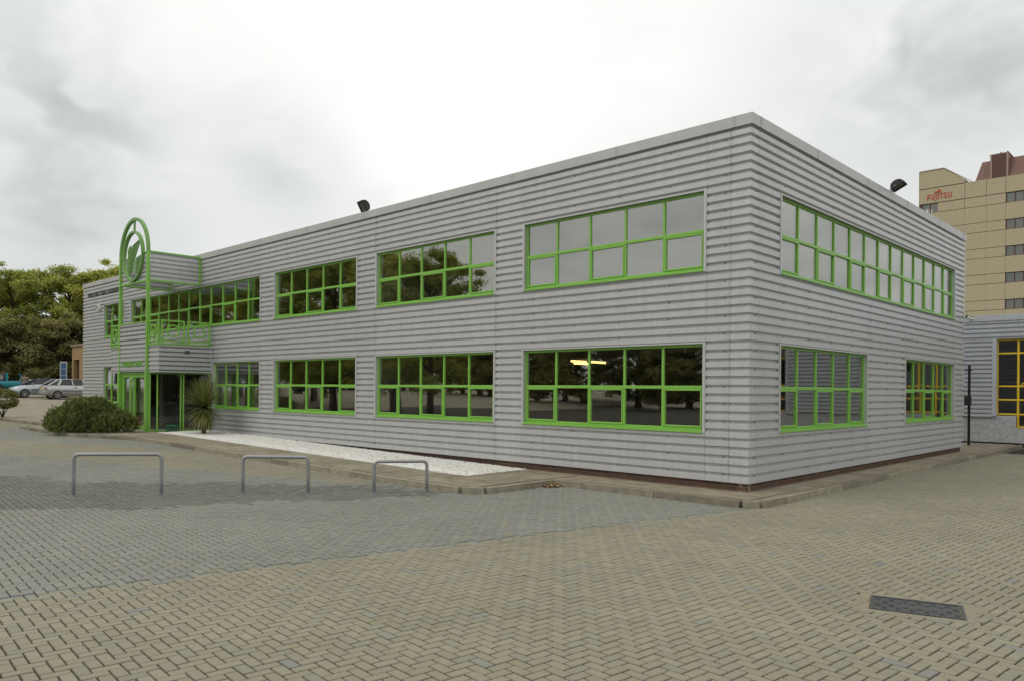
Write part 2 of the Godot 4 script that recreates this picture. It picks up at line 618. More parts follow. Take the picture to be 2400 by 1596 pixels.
func ground_and_paving() -> void:
	var g := structure("ground")
	var st := S(true)
	var xs := []
	for v in [-400.0, -200.0, -120.0, -90.0]:
		xs.append(v)
	var v := -80.0
	while v <= 12.0:
		xs.append(v)
		v += 1.0
	for w in [20.0, 40.0, 80.0, 160.0, 400.0]:
		xs.append(w)
	var zs := [-400.0, -200.0, -120.0, -60.0, -20.0, 0.0, 20.0, 60.0, 120.0, 250.0, 400.0]
	for i in xs.size() - 1:
		for j in zs.size() - 1:
			var a := Vector3(xs[i], yard(xs[i]) - 0.03, zs[j])
			var b := Vector3(xs[i + 1], yard(xs[i + 1]) - 0.03, zs[j])
			q(st, a, b, b + Vector3(0, 0, zs[j + 1] - zs[j]), a + Vector3(0, 0, zs[j + 1] - zs[j]), Vector3.UP)
	part(st, "joint_bed", M.joint_sand, g)
	# one paving block: 200 x 100 mm with a chamfered arris
	var pv := S()
	add_box(pv, Vector3(-0.0932, -0.06, -0.0432), Vector3(0.0932, 0.0, 0.0432), 0.005)
	var shape := finish(pv)
	var turn := deg_to_rad(5.0)
	var e1 := Vector3(cos(turn), 0, sin(turn))
	var e2 := Vector3(-sin(turn), 0, cos(turn))
	var fw := Vector3(-sin(deg_to_rad(YAW)), 0, -cos(deg_to_rad(YAW)))
	var rt := Vector3(cos(deg_to_rad(YAW)), 0, -sin(deg_to_rad(YAW)))
	var org := Vector3(2.208, 0, 9.15)
	var nz := FastNoiseLite.new()
	nz.seed = 4
	nz.frequency = 0.45
	var damp_shape := PackedVector2Array([Vector2(-12.6, 9.4), Vector2(-10.35, 8.3), Vector2(-8.84, 6.4), Vector2(-7.69, 5.6), Vector2(-6.35, 4.3), Vector2(-5.13, 3.55), Vector2(-4.4, 3.6), Vector2(-4.69, 5.0), Vector2(-5.46, 6.3), Vector2(-5.99, 7.6), Vector2(-6.71, 9.1), Vector2(-7.67, 10.5), Vector2(-8.6, 12.0), Vector2(-13.0, 12.0)])
	var cover_c := Vector2(4.604, 5.784)
	var cover_x := Vector2(0.957, -0.289)
	var cover_y := Vector2(0.289, 0.957)
	var places: Array[Transform3D] = []
	var tones: Array[Color] = []
	var near := []
	for i in range(-620, 220):
		for j in range(-260, 260):
			var t := posmod(i - j, 4)
			if t == 1 or t == 2:
				continue
			var c := Vector2(i + 1.0, j + 0.5) if t == 0 else Vector2(i + 0.5, j + 1.0)
			var p := org + (e1 * c.x + e2 * c.y) * 0.1
			var rel := p - EYE
			var dep := rel.dot(fw)
			var lat := rel.dot(rt)
			if dep < 3.2 or dep > 46.0 or absf(lat) > dep * 0.69 + 2.2:
				continue
			if p.x < 0.66 and p.z < kerb_line(p.x) - 0.03 or p.x >= 0.66 and p.z < -20.4 or p.x < -46.0:
				continue
			var off := Vector2(p.x, p.z) - cover_c
			if absf(off.dot(cover_x)) < 0.47 and absf(off.dot(cover_y)) < 0.33:
				continue
			p.y = yard(p.x) + rng.randf_range(-0.0035, 0.0015)
			var b := Basis(e1, Vector3.UP, e2) if t == 0 else Basis(e2, Vector3.UP, -e1)
			b = b * Basis.from_euler(Vector3(rng.randfn(0, 0.006), rng.randfn(0, 0.006), rng.randfn(0, 0.006)))
			# the bays are grey, the lanes buff
			var n1 := nz.get_noise_2d(p.x, p.z)
			var lane := p.x > 0.61 - maxf(p.z - 1.23, 0.0) * 0.2184
			var far_lane := p.z < 4.44 + (p.x + 7.578) * -0.365 + 0.1 * n1 and p.x < -7.0 and p.z > 4.5 + (p.x + 17.5) * -0.42
			var buff := lane or far_lane or p.x < -31.0
			if rng.randf() < 0.012:
				buff = not buff
			var k: int
			var col: Color
			if buff:
				k = [0, 0, 1, 2, 3, 4, 5, 1][rng.randi() % 8]
				col = M["paver%d" % k].albedo_color.srgb_to_linear()
			else:
				k = 10 + [0, 0, 1, 1, 2][rng.randi() % 5]
				col = M["paver_grey%d" % (k - 10)].albedo_color.srgb_to_linear()
			if lane and rng.randf() < 0.007:
				k = 12
				col = M["paver_grey2"].albedo_color.srgb_to_linear()
			if absf(p.x - 0.61 + maxf(p.z - 1.23, 0.0) * 0.2184) < 0.055 and p.z > 1.2:
				p.y -= 0.005 # the cut course along the change of colour has settled
				k = 10
				col = M["paver_grey0"].albedo_color.srgb_to_linear()
			var xf := Transform3D(b, p)
			if dep > 5.2 and absf(lat) < dep * 0.664 + 0.05 and dep < 7.6:
				near.append([dep, xf, k])
			var w := 1.0 + 0.10 * n1 + 0.10 * nz.get_noise_2d(p.x * 0.3 + 40.0, p.z * 0.3) + rng.randf_range(-0.045, 0.045)
			# silt and algae left where the yard drains past the stands
			if not lane and Geometry2D.is_point_in_polygon(Vector2(p.x, p.z) + Vector2(n1, -n1) * 0.8 + Vector2(rng.randfn(0, 0.12), rng.randfn(0, 0.12)), damp_shape):
				w *= 0.60 + 0.16 * rng.randf()
			places.append(xf)
			tones.append(Color(col.r * w, col.g * w, col.b * w))
			if near.size() and near[-1][1] == xf:
				near[-1].append(places.size() - 1)
	near.sort_custom(func(a, b): return a[0] < b[0])
	near = near.slice(0, 300)
	var skip := {}
	for n in near:
		skip[n[3]] = true
		part(shape, "paver", M["paver%d" % n[2]] if n[2] < 10 else M["paver_grey%d" % (n[2] - 10)], g, n[1])
	var mm := MultiMesh.new()
	mm.transform_format = MultiMesh.TRANSFORM_3D
	mm.use_colors = true
	mm.mesh = shape
	mm.instance_count = places.size() - skip.size()
	var at := 0
	for i in places.size():
		if skip.has(i):
			continue
		mm.set_instance_transform(at, places[i])
		mm.set_instance_color(at, tones[i])
		at += 1
	var rest := MultiMeshInstance3D.new()
	rest.name = "pavers"
	rest.multimesh = mm
	rest.material_override = M.pavers
	g.add_child(rest, true)
	stuff(rest)
	print("pavers ", places.size())
	# past the blocks one can tell apart the yard goes on as one surface
	var f := S(true)
	for i in xs.size() - 1:
		for j in zs.size() - 1:
			if xs[i] >= -46.0 and zs[j] >= -20.0 and xs[i + 1] <= 40.0 and zs[j + 1] <= 60.0:
				continue
			var a := Vector3(xs[i], yard(xs[i]) - 0.006, zs[j])
			var b := Vector3(xs[i + 1], yard(xs[i + 1]) - 0.006, zs[j])
			q(f, a, b, b + Vector3(0, 0, zs[j + 1] - zs[j]), a + Vector3(0, 0, zs[j + 1] - zs[j]), Vector3.UP)
	part(f, "far_paving", M.far_paving, g)
	# buff surface of the far car park behind the second kerb
	var cp := S(true)
	for i in range(-80, -31):
		var a := Vector3(i, yard(i) + 0.11, 2.95)
		var b := Vector3(i + 1, yard(i + 1) + 0.11, 2.95)
		q(cp, a, b, b + Vector3(0, 0, -23), a + Vector3(0, 0, -23), Vector3.UP)
	part(cp, "car_park", M.far_paving, g)


func slab_at(parent: Node, x0: float, x1: float, z0: float, z1: float, drop := 0.0) -> void:
	var c := Vector3((x0 + x1) * 0.5, 0, (z0 + z1) * 0.5)
	var y0 := path_level(x0)
	var y1 := path_level(x1)
	c.y = (y0 + y1) * 0.5 - 0.025 - drop + rng.randf_range(-0.004, 0.004)
	var b := Basis(Vector3.BACK, atan2(y1 - y0, x1 - x0)) * Basis.from_euler(Vector3(rng.randfn(0, 0.003), 0, rng.randfn(0, 0.003)))
	part(box_shape(Vector3(x1 - x0 - 0.012, 0.05, z1 - z0 - 0.012), 0.006), "slab", M["slab%d" % [0, 0, 1, 2][rng.randi() % 4]], parent, Transform3D(b, c))


func kerb_run(parent: Node, pts: Array, step := 0.9) -> void:
	# kerb stones 125 mm wide with a rounded outer arris, butted along a line on the yard
	for i in pts.size() - 1:
		var a: Vector2 = pts[i]
		var b: Vector2 = pts[i + 1]
		var n := maxi(1, roundi(a.distance_to(b) / step))
		for k in n:
			var p := a.lerp(b, float(k) / n)
			var e := a.lerp(b, float(k + 1) / n)
			var A := Vector3(p.x, path_level(p.x) - 0.1, p.y)
			var B := Vector3(e.x, path_level(e.x) - 0.1, e.y)
			var key := "kerb %.3f" % (A.distance_to(B) - 0.008)
			if not shapes.has(key):
				var st := S()
				var L := (A.distance_to(B) - 0.008) * 0.5
				# section: inner foot, inner top, rounded outer top, splayed face
				var sec := [Vector2(-0.125, -0.15), Vector2(-0.125, 0.1), Vector2(-0.026, 0.1), Vector2(-0.012, 0.094), Vector2(-0.003, 0.08), Vector2(0.004, 0.0), Vector2(0.004, -0.15)]
				for s in sec.size():
					var u: Vector2 = sec[s]
					var w: Vector2 = sec[(s + 1) % sec.size()]
					var nn := Vector3(0, w.x - u.x, -(w.y - u.y))
					q(st, Vector3(-L, u.y, u.x), Vector3(L, u.y, u.x), Vector3(L, w.y, w.x), Vector3(-L, w.y, w.x), nn)
				for e2 in [-L, L]:
					for s in range(1, sec.size() - 1):
						tri(st, Vector3(e2, sec[0].y, sec[0].x), Vector3(e2, sec[s].y, sec[s].x), Vector3(e2, sec[s + 1].y, sec[s + 1].x), Vector3(e2, 0, 0))
				shapes[key] = finish(st)
			var t := along(A, B)
			t.origin.y += rng.randf_range(-0.004, 0.004)
			part(shapes[key], "kerb_stone", M["kerb%d" % [0, 0, 1, 1, 2][rng.randi() % 5]], parent, t)


func footpaths() -> void:
	var p := structure("footpath")
	# bedding under the slabs and the ground beside the wall
	var st := S(true)
	for i in range(-40, -4):
		var a := Vector3(i, path_level(i) - 0.02, -0.3)
		var b := Vector3(i + 1, path_level(i + 1) - 0.02, -0.3)
		var za := minf(kerb_line(i + 0.001), kerb_line(i + 0.999)) - 0.05
		q(st, a, b, Vector3(b.x, b.y, za), Vector3(a.x, a.y, za), Vector3.UP)
	q(st, Vector3(-4.0, -0.18, -0.3), Vector3(0.6, -0.18, -0.3), Vector3(0.6, -0.18, 1.05), Vector3(-4.0, -0.18, 1.05), Vector3.UP)
	q(st, Vector3(-1.4, -0.18, -21), Vector3(0.6, -0.18, -21), Vector3(0.6, -0.18, -0.3), Vector3(-1.4, -0.18, -0.3), Vector3.UP)
	part(st, "bedding", M.mortar, p)
	# kerbs: round the near corner, along the side, along the front, round the bed
	kerb_run(p, [Vector2(0.66, -21.0), Vector2(0.66, 0.95)])
	kerb_run(p, [Vector2(0.66, 0.95), Vector2(0.44, 1.13)], 0.3)
	kerb_run(p, [Vector2(0.44, 1.13), Vector2(-3.93, 1.13)])
	kerb_run(p, [Vector2(-3.93, 1.13), Vector2(-3.93, 3.2), Vector2(-4.25, 3.5)])
	kerb_run(p, [Vector2(-4.25, 3.5), Vector2(-20.5, 3.5)])
	var bed := [Vector2(-20.5, 3.5)]
	for k in range(1, 7):
		bed.append(Vector2(-20.5 - 0.75 * k, kerb_line(-20.5 - 0.75 * k)))
	bed.append_array([Vector2(-27.0, 4.57), Vector2(-28.8, 4.53), Vector2(-30.8, 4.46)])
	kerb_run(p, bed)
	kerb_run(p, [Vector2(-31.6, 3.05), Vector2(-46.0, 3.05)])
	kerb_run(p, [Vector2(-53.0, 2.9), Vector2(-53.0, -9.0)])
	# slabs
	var x := -3.8
	while x < 0.3:
		slab_at(p, x, minf(x + 0.75, 0.53), 0.08, 1.0)
		x += 0.75
	var z := 0.1
	while z > -20.6:
		slab_at(p, 0.02, 0.53, z - 0.6, z)
		if z < -15.6:
			slab_at(p, -0.58, 0.02, z - 0.6, z)
			slab_at(p, -1.18, -0.58, z - 0.6, z)
		z -= 0.6
	for r in [[0.1, 0.75], [0.75, 1.4], [1.4, 2.08], [2.08, 2.73], [2.73, 3.37]]:
		slab_at(p, -4.75, -4.06, r[0], r[1])
		slab_at(p, -5.45, -4.75, r[0], r[1])
	x = -5.45
	while x > -20.3:
		slab_at(p, x - 0.9, x, 2.16, 2.75)
		slab_at(p, x - 0.9, x, 2.75, 3.37)
		x -= 0.9
	while x > -30.6:
		var zr := kerb_line(x - 0.5) - 0.16
		var zz := 2.16
		while zz < zr - 0.2:
			slab_at(p, x - 0.9, x, zz, minf(zz + 0.62, zr))
			zz += 0.62
		x -= 0.9
	# white pebbles between the path and the wall
	var gb := structure("gravel_bed")
	var gs := S(true)
	for i in range(-23, -6):
		var a := Vector3(maxf(i, -22.6), path_level(i) - 0.01, 0.02)
		var b := Vector3(minf(i + 1, -5.56), path_level(i + 1) - 0.01, 0.02)
		q(gs, a, b, b + Vector3(0, 0, 2.12), a + Vector3(0, 0, 2.12), Vector3.UP)
	part(gs, "gravel_base", M.gravel_base, gb)
	var shape := pebble_shape()
	var mm := MultiMesh.new()
	mm.transform_format = MultiMesh.TRANSFORM_3D
	mm.use_colors = true
	mm.mesh = shape
	mm.instance_count = 75000
	for i in 75000:
		var px := rng.randf_range(-22.5, -5.56)
		var pz := rng.randf_range(0.12 + rng.randf() * 0.12, 2.15)
		var s := rng.randf_range(0.007, 0.012)
		var heap := 0.012 + 0.02 * smoothstep(1.9, 0.9, pz)
		var b := Basis.from_euler(Vector3(rng.randf() * 6, rng.randf() * 6, rng.randf() * 6)).scaled(Vector3(s * 1.3, s * 0.8, s))
		mm.set_instance_transform(i, Transform3D(b, Vector3(px, path_level(px) + rng.randf() * heap, pz)))
		var w := rng.randf_range(0.70, 0.88)
		if rng.randf() < 0.04:
			w = 0.3
		mm.set_instance_color(i, Color(w, w * 0.985, w * 0.93))
	var pm := MultiMeshInstance3D.new()
	pm.name = "pebbles"
	pm.multimesh = mm
	pm.material_override = M.pebbles
	gb.add_child(pm)
	stuff(pm)


func pebble_shape() -> ArrayMesh:
	var st := S(true)
	var n := 6
	var rows := [[1.0, 0.0], [0.6, 0.8], [-0.4, 0.92], [-1.0, 0.0]]
	for r in 3:
		for k in n:
			var a := TAU * k / n
			var b := TAU * (k + 1) / n
			var p := Vector3(cos(a) * rows[r][1], rows[r][0], sin(a) * rows[r][1])
			var p2 := Vector3(cos(b) * rows[r][1], rows[r][0], sin(b) * rows[r][1])
			var p3 := Vector3(cos(b) * rows[r + 1][1], rows[r + 1][0], sin(b) * rows[r + 1][1])
			var p4 := Vector3(cos(a) * rows[r + 1][1], rows[r + 1][0], sin(a) * rows[r + 1][1])
			if r > 0:
				tri(st, p, p2, p3, p + p3)
			if r < 2:
				tri(st, p, p3, p4, p + p3)
	return finish(st)


# ---------------------------------------------------------------- the office building

func glazing(parent: Node, lo: Vector2, hi: Vector2, z: float) -> void:
	# a sealed unit of two sheets of glass
	part(sheet_shape(hi - lo), "pane", M.coated_glass, parent, Transform3D(Basis.from_euler(Vector3(rng.randfn(0, 0.0028), rng.randfn(0, 0.0028), 0)), Vector3((lo.x + hi.x) * 0.5, (lo.y + hi.y) * 0.5, z)))
	part(sheet_shape(hi - lo), "inner_pane", M.glass, parent, Transform3D(Basis.IDENTITY, Vector3((lo.x + hi.x) * 0.5, (lo.y + hi.y) * 0.5, z - 0.02)))


func sheet_shape(size: Vector2) -> ArrayMesh:
	var key := "sheet %.4f %.4f" % [size.x, size.y]
	if not shapes.has(key):
		var st := S()
		var h := size * 0.5
		q(st, Vector3(-h.x, -h.y, 0), Vector3(h.x, -h.y, 0), Vector3(h.x, h.y, 0), Vector3(-h.x, h.y, 0), Vector3.BACK)
		shapes[key] = finish(st)
	return shapes[key]


func window(parent: Node, x0: float, x1: float, y0: float, y1: float, n: int, opening: Array) -> void:
	var w := group_part("window", parent)
	var gm: Material = M.green
	block("jamb_trim", M.trim, w, Vector3(x0 - 0.06, y0 - 0.045, -0.17), Vector3(x0, y1 + 0.03, 0.014), 0.004)
	block("jamb_trim", M.trim, w, Vector3(x1, y0 - 0.045, -0.17), Vector3(x1 + 0.06, y1 + 0.03, 0.014), 0.004)
	block("head_trim", M.trim, w, Vector3(x0, y1, -0.17), Vector3(x1, y1 + 0.03, 0.012), 0.003)
	block("sill", gm, w, Vector3(x0, y0 - 0.045, -0.17), Vector3(x1, y0 + 0.004, 0.03), 0.005)
	var fw := 0.052
	block("stile", gm, w, Vector3(x0, y0 + 0.004, -0.135), Vector3(x0 + fw, y1, -0.07), 0.006)
	block("stile", gm, w, Vector3(x1 - fw, y0 + 0.004, -0.135), Vector3(x1, y1, -0.07), 0.006)
	block("rail", gm, w, Vector3(x0 + fw, y1 - fw, -0.135), Vector3(x1 - fw, y1, -0.072), 0.006)
	block("rail", gm, w, Vector3(x0 + fw, y0 + 0.004, -0.135), Vector3(x1 - fw, y0 + fw + 0.004, -0.072), 0.006)
	var ym := (y0 + y1) * 0.5
	block("transom", gm, w, Vector3(x0 + fw, ym - 0.034, -0.133), Vector3(x1 - fw, ym + 0.034, -0.064), 0.008)
	var cw := (x1 - x0) / n
	for k in range(1, n):
		block("mullion", gm, w, Vector3(x0 + cw * k - 0.027, y0 + fw + 0.004, -0.131), Vector3(x0 + cw * k + 0.027, y1 - fw, -0.068), 0.008)
	for k in n:
		var a := x0 + cw * k + (fw if k == 0 else 0.027)
		var b := x0 + cw * (k + 1) - (fw if k == n - 1 else 0.027)
		var lowb := y0 + fw + 0.004
		if k in opening:
			# a side-hung light with a sash of its own
			var s := 0.036
			block("sash_stile", gm, w, Vector3(a, lowb, -0.128), Vector3(a + s, ym - 0.034, -0.056), 0.007)
			block("sash_stile", gm, w, Vector3(b - s, lowb, -0.128), Vector3(b, ym - 0.034, -0.056), 0.007)
			block("sash_rail", gm, w, Vector3(a + s, lowb, -0.128), Vector3(b - s, lowb + s, -0.058), 0.007)
			block("sash_rail", gm, w, Vector3(a + s, ym - 0.034 - s, -0.128), Vector3(b - s, ym - 0.034, -0.058), 0.007)
			glazing(w, Vector2(a + s - 0.004, lowb + s - 0.004), Vector2(b - s + 0.004, ym - 0.034 - s + 0.004), -0.092)
		else:
			glazing(w, Vector2(a - 0.004, lowb - 0.004), Vector2(b + 0.004, ym - 0.03), -0.098)
		glazing(w, Vector2(a - 0.004, ym + 0.03), Vector2(b + 0.004, y1 - fw + 0.004), -0.098)


func screws(parent: Node, x0: float, x1: float, y1: float, holes: Array) -> void:
	var st := S()
	var k := 0
	while k * PITCH < y1 - 0.1:
		var y := k * PITCH + 0.146
		var x := x0 + 0.32
		while x < x1 - 0.1:
			var free := true
			for hh in holes:
				if x > hh[0] - 0.07 and x < hh[1] + 0.07 and y > hh[2] - 0.06 and y < hh[3] + 0.05:
					free = false
			if free:
				add_box(st, Vector3(x - 0.009, y - 0.026, -RIB), Vector3(x + 0.009, y - 0.008, -RIB + 0.02), 0.003)
			x += 1.27
		k += 2
	stuff(part(st, "screws", M.screw, parent))


func office_building() -> void:
	var o := thing("office_building", "two-storey silver ribbed metal office building with bright green window frames", "building")
	var UB := 4.181
	var UT := 5.754
	var LB := 0.967
	var LT := 2.703
	var H := 6.88
	var s0 := 0.045
	var s1 := 0.03
	use_frame(o)
	# piers run the full height
	for p in [[-34.637, -31.91], [-31.91, -31.09], [-18.80, -17.88], [-12.85, -11.94], [-6.86, -5.94], [-0.94, -0.42]]:
		if p[0] == -34.637:
			continue
		sheet(o, p[0], p[1], 0.0, H)
	sheet(o, -37.7, -34.637, 0.0, H, 1.0, 0.0)
	sheet(o, -0.42, 0.0, 0.0, H, 0.0, 1.0, "corner_sheet")
	for c in [[-5.884, -0.999], [-11.876, -6.921], [-17.819, -12.911], [-34.577, -31.97]]:
		var n := 5 if c[0] > -20 else 3
		sheet(o, c[0] - 0.06, c[1] + 0.06, 0.0, LB - s0)
		sheet(o, c[0] - 0.06, c[1] + 0.06, LT + s1, UB - s0)
		sheet(o, c[0] - 0.06, c[1] + 0.06, UT + s1, H)
		window(o, c[0], c[1], LB, LT, n, [0, 2, 4])
		window(o, c[0], c[1], UB, UT, n, [0, 2, 4])
	# the long band of windows over the entrance and the short one beside it
	window(o, -31.03, -18.86, UB, UT, 12, [0, 2, 5, 7, 9])
	window(o, -22.50, -18.86, LB, LT, 4, [0, 2])
	for c in [[-31.09, -26.9], [-26.9, -22.63], [-22.63, -18.80]]:
		sheet(o, c[0], c[1], UT + s1, H)
		sheet(o, c[0], c[1], LT + s1, UB - s0)
	sheet(o, -31.09, -27.58, 0.0, LT + s1)
	sheet(o, -22.56, -18.80, 0.0, LB - s0)
	block("entrance_lintel", M.lining, o, Vector3(-27.58, 2.3, -0.2), Vector3(-22.56, LT + s1, -0.05))
	block("entrance_jamb", M.trim, o, Vector3(-22.66, 0.0, -0.17), Vector3(-22.56, LT + s1, 0.0), 0.003)
	screws(o, -37.7, 0.0, H, [[-5.884, -0.999, LB, LT], [-5.884, -0.999, UB, UT], [-11.876, -6.921, LB, LT], [-11.876, -6.921, UB, UT], [-17.819, -12.911, LB, LT], [-17.819, -12.911, UB, UT], [-34.577, -31.97, LB, LT], [-34.577, -31.97, UB, UT], [-31.03, -18.86, UB, UT], [-27.6, -18.86, -1.0, LT]])
	use_frame(o, Vector3.ZERO, Vector3(1, 0, 0))
	sheet(o, 0.0, 0.35, 0.0, H, 1.0, 0.0, "corner_sheet")
	sheet(o, 0.35, 1.29, 0.0, H)
	sheet(o, 14.28, 15.1, 0.0, H)
	sheet(o, 15.1, 15.47, 0.0, H, 0.0, 1.0, "corner_sheet")
	for c in [[1.29, 6.37], [6.37, 14.28]]:
		sheet(o, c[0], c[1], UT + s1, H)
	for c in [[1.29, 6.37], [6.37, 9.27], [9.27, 14.28]]:
		sheet(o, c[0], c[1], LT + s1, UB - s0)
		sheet(o, c[0], c[1], 0.0, LB - s0)
	sheet(o, 6.37, 9.27, LB - s0, LT + s1)
	window(o, 1.35, 14.22, UB, UT, 13, [0, 2, 4, 6, 8, 10, 12])
	window(o, 1.35, 6.31, LB, LT, 5, [0, 2, 4])
	window(o, 9.33, 14.22, LB, LT, 5, [0, 2, 4])
	screws(o, 0.0, 15.47, H, [[1.35, 14.22, UB, UT], [1.35, 6.31, LB, LT], [9.33, 14.22, LB, LT]])
	# plain walls behind
	use_frame(o, Vector3(0, 0, -15.47), Vector3(0, 0, -1))
	for k in 6:
		sheet(o, 37.7 / 6 * k, 37.7 / 6 * (k + 1), 0.0, H, 1.0 if k == 0 else 0.0, 1.0 if k == 5 else 0.0)
	use_frame(o, Vector3(-37.7, 0, -15.47), Vector3(-1, 0, 0))
	for k in 3:
		sheet(o, 15.47 / 3 * k, 15.47 / 3 * (k + 1), 0.0, H, 1.0 if k == 0 else 0.0, 1.0 if k == 2 else 0.0)
	# roof edge: lengths of folded flashing with cover strips over their joints
	for f in [[Vector3.ZERO, -37.7, 0.0, Vector3.BACK], [Vector3.ZERO, 0.0, 15.47, Vector3.RIGHT], [Vector3(0, 0, -15.47), 0.0, 37.7, Vector3.FORWARD], [Vector3(-37.7, 0, -15.47), 0.0, 15.47, Vector3.LEFT]]:
		use_frame(o, f[0], f[3])
		var x: float = f[1]
		var last: float = f[2]
		var n := roundi((last - x) / 3.1)
		var cut := [x + 0.35]
		for k in range(1, n):
			cut.append(lerpf(x, last, float(k) / n))
		cut.append(last - 0.35)
		var a := x
		cut.append(last)
		for e in cut:
			var m0 := 0.03 if a == x else 0.0
			var m1 := 0.03 if e == last else 0.0
			var g0 := 0.0 if a == x else 0.0025
			var g1 := 0.0 if e == last else 0.0025
			var st := S()
			q(st, Vector3(a + g0 - m0, H - 0.012, 0.03), Vector3(e - g1 + m1, H - 0.012, 0.03), Vector3(e - g1 + m1, H + 0.2, 0.03), Vector3(a + g0 - m0, H + 0.2, 0.03), Vector3.BACK)
			q(st, Vector3(a + g0 - m0, H - 0.012, 0.03), Vector3(e - g1 + m1, H - 0.012, 0.03), Vector3(e - g1 - m1 * 2, H - 0.012, -0.06), Vector3(a + g0 + m0 * 2, H - 0.012, -0.06), Vector3.DOWN)
			q(st, Vector3(a + g0 - m0, H + 0.2, 0.03), Vector3(e - g1 + m1, H + 0.2, 0.03), Vector3(e - g1 - m1 * 11.6, H + 0.2, -0.35), Vector3(a + g0 + m0 * 11.6, H + 0.2, -0.35), Vector3.UP)
			q(st, Vector3(a + g0 + m0 * 11.6, H + 0.2, -0.35), Vector3(e - g1 - m1 * 11.6, H + 0.2, -0.35), Vector3(e - g1 - m1 * 11.6, H + 0.02, -0.35), Vector3(a + g0 + m0 * 11.6, H + 0.02, -0.35), Vector3.FORWARD)
			part(st, "flashing", M.flashing, o)
			if e != last:
				block("cover_strip", M.flashing, o, Vector3(e - 0.03, H - 0.01, 0.03), Vector3(e + 0.03, H + 0.2, 0.034))
				var rv := S()
				for k in 4:
					for sx in [-0.018, 0.018]:
						add_box(rv, Vector3(e + sx - 0.005, H + 0.03 + 0.045 * k, 0.034), Vector3(e + sx + 0.005, H + 0.04 + 0.045 * k, 0.038))
				stuff(part(rv, "rivets", M.screw, o))
			a = e
	use_frame(o)
	block("roof_deck", M.roof, o, Vector3(-37.35, H - 0.05, -15.12), Vector3(-0.35, H + 0.02, -0.35))
	# drip trim under the cladding
	block("drip_trim", M.trim, o, Vector3(-37.66, -0.012, -0.1), Vector3(-27.6, 0.002, -0.001))
	block("drip_trim", M.trim, o, Vector3(-22.56, -0.012, -0.1), Vector3(-0.02, 0.002, -0.001))
	use_frame(o, Vector3.ZERO, Vector3.RIGHT)
	block("drip_trim", M.trim, o, Vector3(0.02, -0.012, -0.1), Vector3(15.45, 0.002, -0.001))
	# brick plinth
	for w in [[Vector3.BACK, -6.8, -0.075], [Vector3.RIGHT, 0.075, 15.35]]:
		use_frame(o, Vector3.ZERO, w[0])
		var pl := group_part("plinth", o)
		block("mortar_core", M.mortar, pl, Vector3(w[1], -0.4, -0.24), Vector3(w[2], -0.012, -0.083))
		for c in 3:
			var y := -0.085 - 0.075 * c
			var x: float = w[1] + (0.0 if c % 2 else -0.1125)
			while x < w[2] - 0.02:
				var x0 := maxf(x, w[1])
				var x1 := minf(x + 0.215, w[2])
				if x1 - x0 > 0.03:
					var b := block("brick", M[["brick", "brick_dark", "brick", "brick_red", "brick_dark"][rng.randi() % 5]], pl, Vector3(x0, y, -0.16), Vector3(x1, y + 0.065, -0.075), 0.004)
					b.position.z += rng.randf_range(-0.002, 0.002)
				x += 0.225
	use_frame(o)
	block("plinth_wall", M.brick_dark, o, Vector3(-37.6, -0.3, -0.24), Vector3(-6.8, -0.012, -0.09))
	# inside: floors, ceilings and the walls one can see through the glass
	block("ground_floor", M.carpet, o, Vector3(-37.5, -0.1, -15.3), Vector3(-0.18, -0.02, -0.25))
	block("upper_floor", M.carpet, o, Vector3(-37.5, 3.2, -15.3), Vector3(-0.18, 3.45, -0.19))
	block("ceiling", M.ceiling, o, Vector3(-37.5, 2.78, -15.3), Vector3(-0.18, 2.84, -0.19))
	block("ceiling", M.ceiling, o, Vector3(-37.5, 6.1, -15.3), Vector3(-0.18, 6.16, -0.19))
	block("partition", M.inside_wall, o, Vector3(-12.2, 3.45, -15.3), Vector3(-12.0, 6.1, -0.19))
	block("partition", M.inside_wall, o, Vector3(-37.4, 3.45, -6.2), Vector3(-12.2, 6.1, -6.0))
	block("partition", M.inside_wall, o, Vector3(-12.0, 3.45, -8.2), Vector3(-6.0, 6.1, -8.0))
	block("partition", M.inside_wall, o, Vector3(-12.2, -0.02, -15.3), Vector3(-12.0, 2.78, -0.19))
	block("partition", M.inside_wall, o, Vector3(-37.4, -0.02, -6.2), Vector3(-12.2, 2.78, -6.0))
	# lit tubes deep in the ground-floor office
	var lit := mat("tube_light", Color(1, 1, 1), 0.5)
	lit.emission_enabled = true
	lit.emission = Color(1.0, 0.86, 0.5)
	lit.emission_energy_multiplier = 3.0
	for t in [[-8.19, -5.02], [-9.3, -6.52], [-8.11, -5.92]]:
		var fit := group_part("ceiling_light", o, Transform3D(Basis.IDENTITY, Vector3(t[0], 2.70, t[1])))
		block("housing", M.white_plastic, fit, Vector3(-0.09, -0.02, -0.4), Vector3(0.09, 0.07, 0.4))
		block("light_tube", lit, fit, Vector3(-0.035, -0.08, -0.36), Vector3(0.035, -0.022, 0.36), 0.01)
		var al := AreaLight3D.new()
		al.name = "tube_glow"
		al.area_size = Vector2(0.07, 0.7)
		al.light_energy = 0.25
		al.light_color = Color(1.0, 0.86, 0.5)
		al.shadow_enabled = true
		al.position = Vector3(0, -0.09, 0)
		al.rotation_degrees.x = -90
		fit.add_child(al)
	# name over the far windows
	letters("VINCENT AND GORBING", "letter", M.letter_dark, o, Vector3(-36.95, 6.30, 0.0), Vector3.RIGHT, Vector3.BACK, 4.75, 0.2, 0.05)
	# things fixed to it
	var al2 := thing("alarm_box", "small white alarm box on the cladding beside the far upper window", "alarm box", Vector3(-35.2, 5.5, 0.0))
	var ab := S()
	var pts := [Vector2(-0.13, 0.38), Vector2(0.13, 0.38), Vector2(0.16, 0.1), Vector2(0.0, 0.0), Vector2(-0.16, 0.1)]
